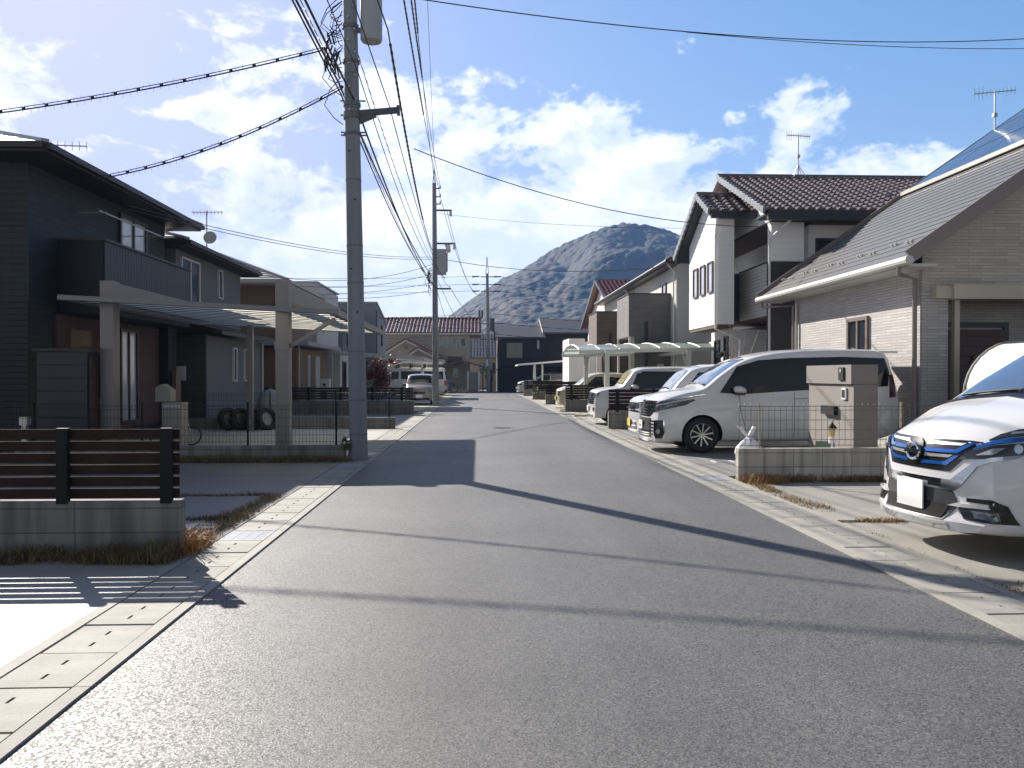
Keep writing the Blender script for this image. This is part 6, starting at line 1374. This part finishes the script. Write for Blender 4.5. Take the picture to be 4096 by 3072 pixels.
# ------------------------------------------------------------------ utility poles
polem = mat('pole_concrete', (.235, .25, .275), .8, var=.10, vs=1.4, bump=.2, bs=60, streak=.25)
ins = mat('porcelain', (.55, .52, .48), .3, var=.05)
cable = mat('black_cable', (.012, .012, .014), .5, var=0)
def lerp_pt(base, top, z): t = (z - base.z) / (top.z - base.z); return base.lerp(top, t)
def pole(label, base, top, r0, r1):
    t = thing('utility_pole', label, 'utility pole', base, 'concrete utility poles along the road'); base, top = Vector(base), Vector(top)
    b = B(); b.tube([base.lerp(top, i / 12) for i in range(13)], [r0 + (r1 - r0) * i / 12 for i in range(13)], 28); b.obj('shaft', polem, t, angle=40)
    b = B()
    for i, z in enumerate([.45, 1.05, 1.9, 3.1, 3.75, 4.9, 6.15, 6.75, 7.55]):
        if z < top.z - 1: p = lerp_pt(base, top, z); rr = r0 + (r1 - r0) * (z / top.z); b.cyl(p, p + Vector((0, 0, .022)), rr + .005, n=24)
    b.obj('steel_band', mat('band_steel', (.16, .16, .17), .5, metal=.5), t)
    b = B(); rnd = random.Random(4)
    for i, z in enumerate([2.6, 3.35, 4.55, 5.4]): p = lerp_pt(base, top, z); rr = r0 + (r1 - r0) * (z / top.z); a = -1.57 + (-.35 if i % 2 else .3); b.cyl(p, p + Vector((math.cos(a), math.sin(a), 0)) * (rr + .012), .016, n=8)
    b.obj('step_hole', dark_gap, t)
    return t, base, top
# near pole
t, b0, b1 = pole('near concrete utility pole carrying a round transformer, on the left kerb', (-2.1, 14.6, 0), (-2.31, 14.6, 12.2), .158, .10)
def at1(z): return lerp_pt(b0, b1, z)
p = at1(6.05)
b = B(); b.bar(p + Vector((.1, 0, .03)), p + Vector((.80, 0, .10)), .10, .09); b.prism([p + Vector((.12, -.045, -.15)), p + Vector((.42, -.045, -.02)), p + Vector((.42, -.045, .0)), p + Vector((.12, -.045, .06))], (0, .09, 0)); b.box(p.x + .78, p.x + .83, p.y - .07, p.y + .07, p.z + .02, p.z + .17); b.obj('crossarm', mat('dark_crossarm', (.10, .105, .115), .5, metal=.4), t)
b = B(); b.cyl(at1(5.98), at1(6.1), .155, n=20); b.cyl(at1(6.2), at1(6.26), .152, n=20); b.cyl(at1(5.7), at1(5.74), .155, n=20)
for z in (5.7, 5.75, 6.05, 6.3): q = at1(z); b.cyl(q - Vector((.2, 0, 0)), q + Vector((.24, 0, 0)), .014, n=6)
b.obj('clamp_band', mat('band_steel', (.16, .16, .17)), t)
q = at1(7.3); c = Vector((q.x + .36, q.y - .02, 7.36))
tr = mat('transformer_grey', (.36, .37, .385), .45, var=.06, vs=2)
b = B(); b.cyl(c, c + Vector((0, 0, 1.15)), .19, n=28); b.cyl(c + Vector((0, 0, -.03)), c + Vector((0, 0, .0)), .17, .19, 28); b.cyl(c + Vector((0, 0, 1.15)), c + Vector((0, 0, 1.22)), .20, n=28); tf = b.obj('transformer', tr, t, angle=40)
b = B()
for k in range(3): a = k * 2.1; b.cyl(c + Vector((.1 * math.cos(a), .1 * math.sin(a), 1.22)), c + Vector((.1 * math.cos(a), .1 * math.sin(a), 1.48)), .03, .02, 8)
b.obj('bushing', ins, tf)
b = B(); b.box(q.x + .08, q.x + .2, q.y - .05, q.y + .05, 7.5, 7.56); b.box(q.x + .08, q.x + .2, q.y - .05, q.y + .05, 8.2, 8.26); b.obj('transformer_bracket', mat('band_steel', (.16, .16, .17)), t)
for za_, zb_, rr_ in ((6.95, 7.0, .15), (7.55, 7.62, .147), (8.4, 8.46, .143)): b = B(); b.cyl(at1(za_), at1(zb_), rr_, n=20); b.obj('steel_band', mat('band_steel', (.16, .16, .17)), t)
for i in range(12):
    b = B(); z = 6.1 + i * .2; pz = at1(z); a = -1.57 + (.5 if i % 2 else -.1) ; b.bar(pz + Vector((math.cos(a), math.sin(a), 0)) * .14, pz + Vector((math.cos(a), math.sin(a), 0)) * .19, .035, .03); b.obj('bolt_head', mat('bright_fitting', (.5, .5, .5), .3, metal=.7), t)
# bundle of connectors hanging left of the pole
b = B(); rnd = random.Random(8)
for k in range(22):
    p0 = at1(rnd.uniform(6.9, 7.5)) + Vector((-.3 + rnd.uniform(-.16, .12), rnd.uniform(-.1, .1), 0)); p1 = p0 + Vector((rnd.uniform(-.06, .06), 0, -rnd.uniform(.12, .28))); b.cyl(p0, p1, rnd.uniform(.008, .022), n=6)
for k in range(14):
    z = rnd.uniform(6.6, 8.3); s = at1(z) + Vector((-.14, 0, 0)); e = at1(z - rnd.uniform(.1, .9)) + Vector((-.16, 0, 0)); m = (s + e) / 2 + Vector((-rnd.uniform(.1, .4), rnd.uniform(-.1, .1), -.1)); b.tube([s, s.lerp(m, .6) + Vector((-.04, 0, .05)), m, e.lerp(m, .5) + Vector((0, 0, -.05)), e], .008, 5)
b.obj('connector_bundle', cable, t)
b = B(); p = at1(8.75) + Vector((.78, 0, 0)); b.prism([p + Vector((-.18, -.06, .2)), p + Vector((.16, -.06, .25)), p + Vector((.22, -.06, -.05)), p + Vector((.12, -.06, .05)), p + Vector((.08, -.06, -.12)), p + Vector((-.02, -.06, -.15)), p + Vector((-.06, -.06, .02))], (0, .14, 0)); b.obj('cut_out_switch', ins, t)
b = B(); b.bar(at1(9.0), at1(9.0) + Vector((1.0, 0, .0)), .07, .07); b.bar(at1(10.6) - Vector((.7, 0, 0)), at1(10.6) + Vector((1.0, 0, 0)), .09, .09); b.bar(at1(11.6) - Vector((.2, 0, 0)), at1(11.6) + Vector((.9, 0, 0)), .08, .08); b.obj('upper_crossarm', mat('dark_crossarm', (.10, .105, .115)), t)

# middle pole
t, b0, b1 = pole('middle concrete utility pole with a grey box and side arms, beyond the left fences', (-2.05, 40, 0), (-2.12, 40, 10.75), .165, .095)
def at2(z): return lerp_pt(b0, b1, z)
arm = mat('dark_crossarm', (.10, .105, .115))
b = B(); b.cyl(at2(10.75) - Vector((.06, 0, 0)), at2(11.5), .02, n=6); b.cyl(at2(10.75) + Vector((.06, 0, 0)), at2(11.5), .02, n=6); b.obj('lightning_rod', arm, t)
b = B()
for z, l in ((9.45, .85), (7.85, 1.0), (5.67, .75)): b.bar(at2(z), at2(z) + Vector((l, 0, 0)), .07, .08)
for z in (10.5, 10.1, 9.75): b.bar(at2(z), at2(z) + Vector((.28, 0, 0)), .05, .05)
b.obj('crossarm', arm, t)
b = B()
for z in (10.5, 10.1, 9.75): q = at2(z) + Vector((.28, 0, .0)); b.cyl(q, q + Vector((0, 0, .16)), .05, .03, 8)
for z, x in ((9.45, .78), (7.85, .95)): q = at2(z) + Vector((x, 0, 0)); b.cyl(q - Vector((0, 0, .28)), q, .07, .06, 8)
q = at2(7.85) + Vector((.62, 0, -.25)); b.prism([q + Vector((-.15, 0, .2)), q + Vector((.12, 0, .22)), q + Vector((.16, 0, -.12)), q + Vector((.0, 0, -.2))], (0, .14, 0)); b.obj('insulator', ins, t)
b = B(); q = at2(7.0); b.box(q.x + .1, q.x + .55, q.y - .18, q.y + .18, 6.35, 7.5); b.box(q.x + .08, q.x + .57, q.y - .2, q.y + .2, 7.5, 7.56); tb = b.obj('transformer', mat('transformer_grey', (.36, .37, .385)), t)
b = B()
for i in range(6): b.box(q.x + .56, q.x + .62, q.y - .16 + i * .06, q.y - .14 + i * .06, 6.5, 7.4)
b.obj('cooling_fin', tr, tb)
b = B(); rnd = random.Random(9)
for k in range(12): s = at2(rnd.uniform(5.8, 6.8)) + Vector((-.15, 0, 0)); e = s + Vector((-rnd.uniform(.1, .35), 0, -rnd.uniform(.1, .5))); b.tube([s, s.lerp(e, .5) + Vector((-.08, 0, .08)), e, e + Vector((.1, 0, -.2))], .014, 5)
b.obj('connector_bundle', cable, t)
# far pole
t, b0, b1 = pole('farthest utility pole standing across the junction before the hill', (.95, 74, 0), (.80, 74, 10.6), .2, .12)
def at3(z): return lerp_pt(b0, b1, z)
b = B(); b.cyl(at3(10.6) - Vector((.12, 0, 0)), at3(12.1), .03, n=6); b.cyl(at3(10.6) + Vector((.12, 0, 0)), at3(12.1), .03, n=6); b.obj('lightning_rod', arm, t)
b = B()
for z in (10.3, 9.6, 9.0): b.bar(at3(z) - Vector((.6, 0, 0)), at3(z) + Vector((.8, 0, 0)), .06, .07)
for z in (6.1, 4.7): b.bar(at3(z) - Vector((.7, 0, 0)), at3(z) + Vector((1.2, 0, 0)), .07, .08)
b.obj('crossarm', arm, t)
b = B()
for z in (10.3, 9.6, 9.0):
    for x in (-1.0, .95): q = at3(z) + Vector((x, 0, 0)); b.cyl(q - Vector((.35, 0, 0)), q + Vector((.3, 0, .03)), .07, .05, 8)
for x in (-.75, -.5): q = at3(7.0) + Vector((x, 0, 0)); b.cyl(q - Vector((0, 0, .35)), q + Vector((0, 0, .3)), .1, .1, 8)
for z in (5.6, 6.2): q = at3(z); b.box(q.x + .2, q.x + .6, q.y - .1, q.y + .1, z - .2, z + .4)
b.obj('insulator', mat('dark_insulator', (.06, .06, .07), .4), t)
b = B(); q = at3(2.4); b.box(q.x - .19, q.x - .03, q.y - .23, q.y - .2, 2.3, 2.9); b.obj('number_plate', mat('pale_blue_plate', (.45, .55, .62), .5, var=.02), t)
b = B(); q = at3(1.0); b.box(q.x + .14, q.x + .4, q.y - .2, q.y + .15, .02, 2.0); tag(b.obj('junction_cabinet', mat('charcoal_steel', (.03, .032, .036))), 'dark narrow cabinet against the foot of the farthest pole', 'cabinet')

# ------------------------------------------------------------------ wires
def sagline(p, q, sag, n=22): p, q = Vector(p), Vector(q); return [p.lerp(q, i / n) - Vector((0, 0, sag * 4 * (i / n) * (1 - i / n))) for i in range(n + 1)]
WG = 'overhead wires'
def wire(label, p, q, sag, r=.010, n=22, group=WG, m=cable): b = B(); b.tube(sagline(p, q, sag, n), r, 5, False); return tag(b.obj('power_line', m), label, 'wire', group)
def bird_wire(label, p, q, sag, bead=.42):
    t = thing('spiked_cable', label, 'cable', p, 'spiked drop cables to the left houses'); L = sagline(p, q, sag, 40)
    b = B(); b.tube(L, .012, 6, False); b.tube([v + Vector((0, 0, .05)) for v in L], .008, 5, False); b.obj('cable', cable, t)
    s = B(); tot = sum((L[i + 1] - L[i]).length for i in range(40)); k = int(tot / .07); nb = tot / bead; last = -1
    for i in range(k):
        f = i / k * 40; j = int(f); v = L[j].lerp(L[min(40, j + 1)], f - j); sgn = 1 if i % 2 else -1
        s.tube([v, v + Vector((.012 * sgn, .03 * (1 if i % 3 else -1), .085 if i % 2 else -.075))], .0028, 3, False)
        if int(i / k * nb) != last: last = int(i / k * nb); d = B(); d.ball(v + Vector((0, 0, .025)), .036, 6, .9); d.obj('spacer', mat('dark_spacer', (.035, .02, .022), .6), t)
    s.obj('spikes', mat('grey_spike', (.10, .10, .11), .5), t)
bird_wire('upper spiked cable sweeping left from the near pole over the navy house', (-2.72, 14.75, 7.24), (-10.8, 15.3, 5.95), .16)
bird_wire('lower spiked cable running from the near pole to the navy house eaves', (-2.40, 14.7, 6.55), (-7.4, 16.3, 5.28), .22)
wire('upper of two thin wires from the sky to the navy house eaves', (-2.2, 40, 7.2), (-7.85, 18.9, 5.3), .35, .010)
wire('lower of two thin wires from the sky to the navy house eaves', (-2.2, 40, 7.1), (-7.85, 18.7, 5.2), .35, .010)
wire('thin wire from the middle pole down to the grey house', (-2.2, 40, 6.85), (-8.0, 29.0, 5.05), .5, .011)
wire('thin wire from the middle pole down to the tan house', (-2.2, 40, 6.4), (-7.3, 33, 5.05), .3, .011)
wire('wire from the middle pole to the off-white house, upper', (-2.2, 40, 5.95), (-7.85, 41.5, 5.5), .12, .011)
wire('wire from the middle pole to the off-white house, lower', (-2.2, 40, 5.6), (-7.2, 36.5, 4.9), .18, .011)
# along the road, behind the camera to the near pole and on to the middle pole
n1 = Vector((-2.3, 14.6, 0)); n2 = Vector((-2.1, 40, 0)); nb = Vector((-2.6, -12, 0))
def road_wire(label, z0, z1, z2, x0=0., x1=0., x2=0., sag0=.25, sag1=.35, r=.011, thick=None):
    b = B(); P1 = n1 + Vector((x1, 0, z1)); P0 = nb + Vector((x0, 0, z0)); P2 = n2 + Vector((x2, 0, z2))
    b.tube(sagline(P0, P1, sag0, 30), r, 5, False); b.tube(sagline(P1, P2, sag1, 30), r, 5, False)
    if thick:                                             # the wrapped guard sleeve over part of the span
        L = sagline(P1, P2, sag1, 60); a, c = int(thick[0] * 60), int(thick[1] * 60)
        k = [L[i].lerp(L[i + 1], j / 5) for i in range(a, c) for j in range(5)]
        b.tube(k, [.021 + .008 * (i % 3 == 0) for i in range(len(k))], 6)
    return tag(b.obj('power_line', cable), label, 'wire', WG)
road_wire('leftmost of the three sleeved wires passing right of the transformer', 11.4, 10.9, 10.15, .3, .55, .28, .3, .5, .011, (.0, .50))
road_wire('middle of the three sleeved wires passing right of the transformer', 11.5, 11.3, 10.5, .4, .7, .28, .3, .5, .011, (.0, .42))
road_wire('rightmost of the three sleeved wires passing right of the transformer', 11.6, 11.7, 10.8, .6, .85, .0, .3, .5, .011, (.0, .34))
road_wire('thin ground wire at the top, running on to the middle pole tip', 12.6, 12.6, 11.5, 1.0, 1.25, .0, .3, .4, .007, (.0, .12))
road_wire('thick sleeved wire hanging below the transformer to the side arm', 8.2, 7.55, 7.2, .2, .72, .3, .3, 1.25, .013, (.02, .42))
road_wire('communication cable with loops left of the near pole, upper', 7.6, 6.62, 6.3, -.15, -.14, -.14, .3, .35, .018)
road_wire('communication cable with loops left of the near pole, middle', 7.45, 6.42, 6.1, -.05, -.10, -.14, .3, .5, .014)
road_wire('communication cable with loops left of the near pole, lower', 7.3, 6.3, 5.7, .1, .14, .14, .3, .55, .018)
road_wire('thin black cable crossing just above the near pole arm', 8.4, 6.8, 6.6, -.1, .2, .2, .25, .7, .009)
road_wire('low cable from the near pole arm end to the middle pole arm', 8.6, 6.2, 5.75, .4, .75, .7, .25, .6, .009)
# looped hanger wires
def coil(label, p, q, sag, n, amp=.10):
    L = sagline(p, q, sag, n); b = B(); path = []
    for i in range(n):
        for j in range(6):
            v = L[i].lerp(L[i + 1], j / 6); path.append(v - Vector((0, 0, amp * abs(math.sin(math.pi * j / 6)) ** .7)) + Vector((.05 * math.sin(math.pi * j / 6), 0, 0)))
    b.tube(path, .005, 4, False); b.tube(L, .007, 4, False)
    return tag(b.obj('looped_wire', cable), label, 'wire', WG)
coil('looped lashing wire at upper left of the near pole', (-2.42, 1, 6.95), (-2.47, 14.5, 6.75), .15, 40)
coil('looped lashing wire from the near pole to the middle pole, outer', (-2.15, 14.7, 7.25), (-1.6, 39.9, 6.2), .7, 60)
coil('looped lashing wire from the near pole to the middle pole, inner', (-2.15, 14.7, 5.9), (-2.0, 39.9, 5.7), .45, 60)
coil('looped wire sagging beyond the middle pole', (-1.95, 40.1, 6.1), (.75, 73.9, 4.2), 1.1, 50, .14)
# across the road to the right
wire('high wire crossing the top right sky from the near pole switch', (-1.05, 14.6, 8.1), (24.95, 24.45, 13.1), 1.04, .011, 40)
wire('thinner wire just under the high one in the top right sky', (4.2, 16.59, 8.43), (24.95, 24.45, 12.2), .49, .008, 40)
wire('wire from below the transformer over the road to the dark tiled roof', (-1.55, 20.0, 6.95), (8.3, 24.2, 5.9), .45, .012)
wire('wire from the middle pole over the road to the cream houses', (-1.7, 40.0, 7.1), (7.4, 33.0, 5.85), .35, .013)
wire('faint high wire from the middle pole to the right houses', (-1.9, 40, 9.3), (8.7, 29.5, 6.8), .2, .007)
wire('sleeved steep wire right of the middle pole, inner', (-1.85, 40, 10.2), (.75, 74, 9.0), 2.0, .012)
wire('sleeved steep wire right of the middle pole, outer', (-1.5, 40, 9.4), (.75, 74, 9.6), 2.2, .012)
wire('slack drop wire from the middle pole arm to the junction', (-1.4, 40, 5.8), (.75, 74, 6.1), .6, .014)
wire('wire sagging low beyond the middle pole to the far houses', (-2.0, 40.2, 5.6), (-1.4, 76, 4.3), .9, .012)
for k, z in enumerate((10.35, 9.65, 9.05)):
    wire(['top', 'middle', 'bottom'][k] + ' of three wires running left from the farthest pole across the sky', (-.2, 74, z), (-42, 71, z + .7), .7, .015)
    wire(['top', 'middle', 'bottom'][k] + ' of three wires running right from the farthest pole across the hill', (1.7, 74, z), (44, 80, z + .5), 1.4, .015)
for k, z in enumerate((7.0, 6.2, 5.2)):
    wire(['upper', 'middle', 'lower'][k] + ' communication wire running left from the farthest pole', (.2, 74, z), (-40, 71, z + .6), .9, .018)
    wire(['upper', 'middle', 'lower'][k] + ' communication wire running right from the farthest pole', (1.3, 74, z), (44, 79, z + 1.2), 1.3, .018)
wire('beaded cable from the middle pole clamp to the blue-grey house', (-.5, 58, 4.8), (-6.4, 53, 5.2), .25, .022)
# ------------------------------------------------------------------ air between us and the hill
b = B(); b.box(-420, 520, -45, 1060, -1.2, 178); hz = b.obj('haze', mat('haze_air', (.8, .85, .9), var=0), kind='stuff')
M = bpy.data.materials['haze_air']; M.node_tree.nodes.clear()
v = M.node_tree.nodes.new('ShaderNodeVolumePrincipled'); v.inputs['Color'].default_value = (.24, .44, .85, 1); v.inputs['Density'].default_value = .00030; v.inputs['Anisotropy'].default_value = .1
o = M.node_tree.nodes.new('ShaderNodeOutputMaterial'); M.node_tree.links.new(v.outputs[0], o.inputs['Volume'])
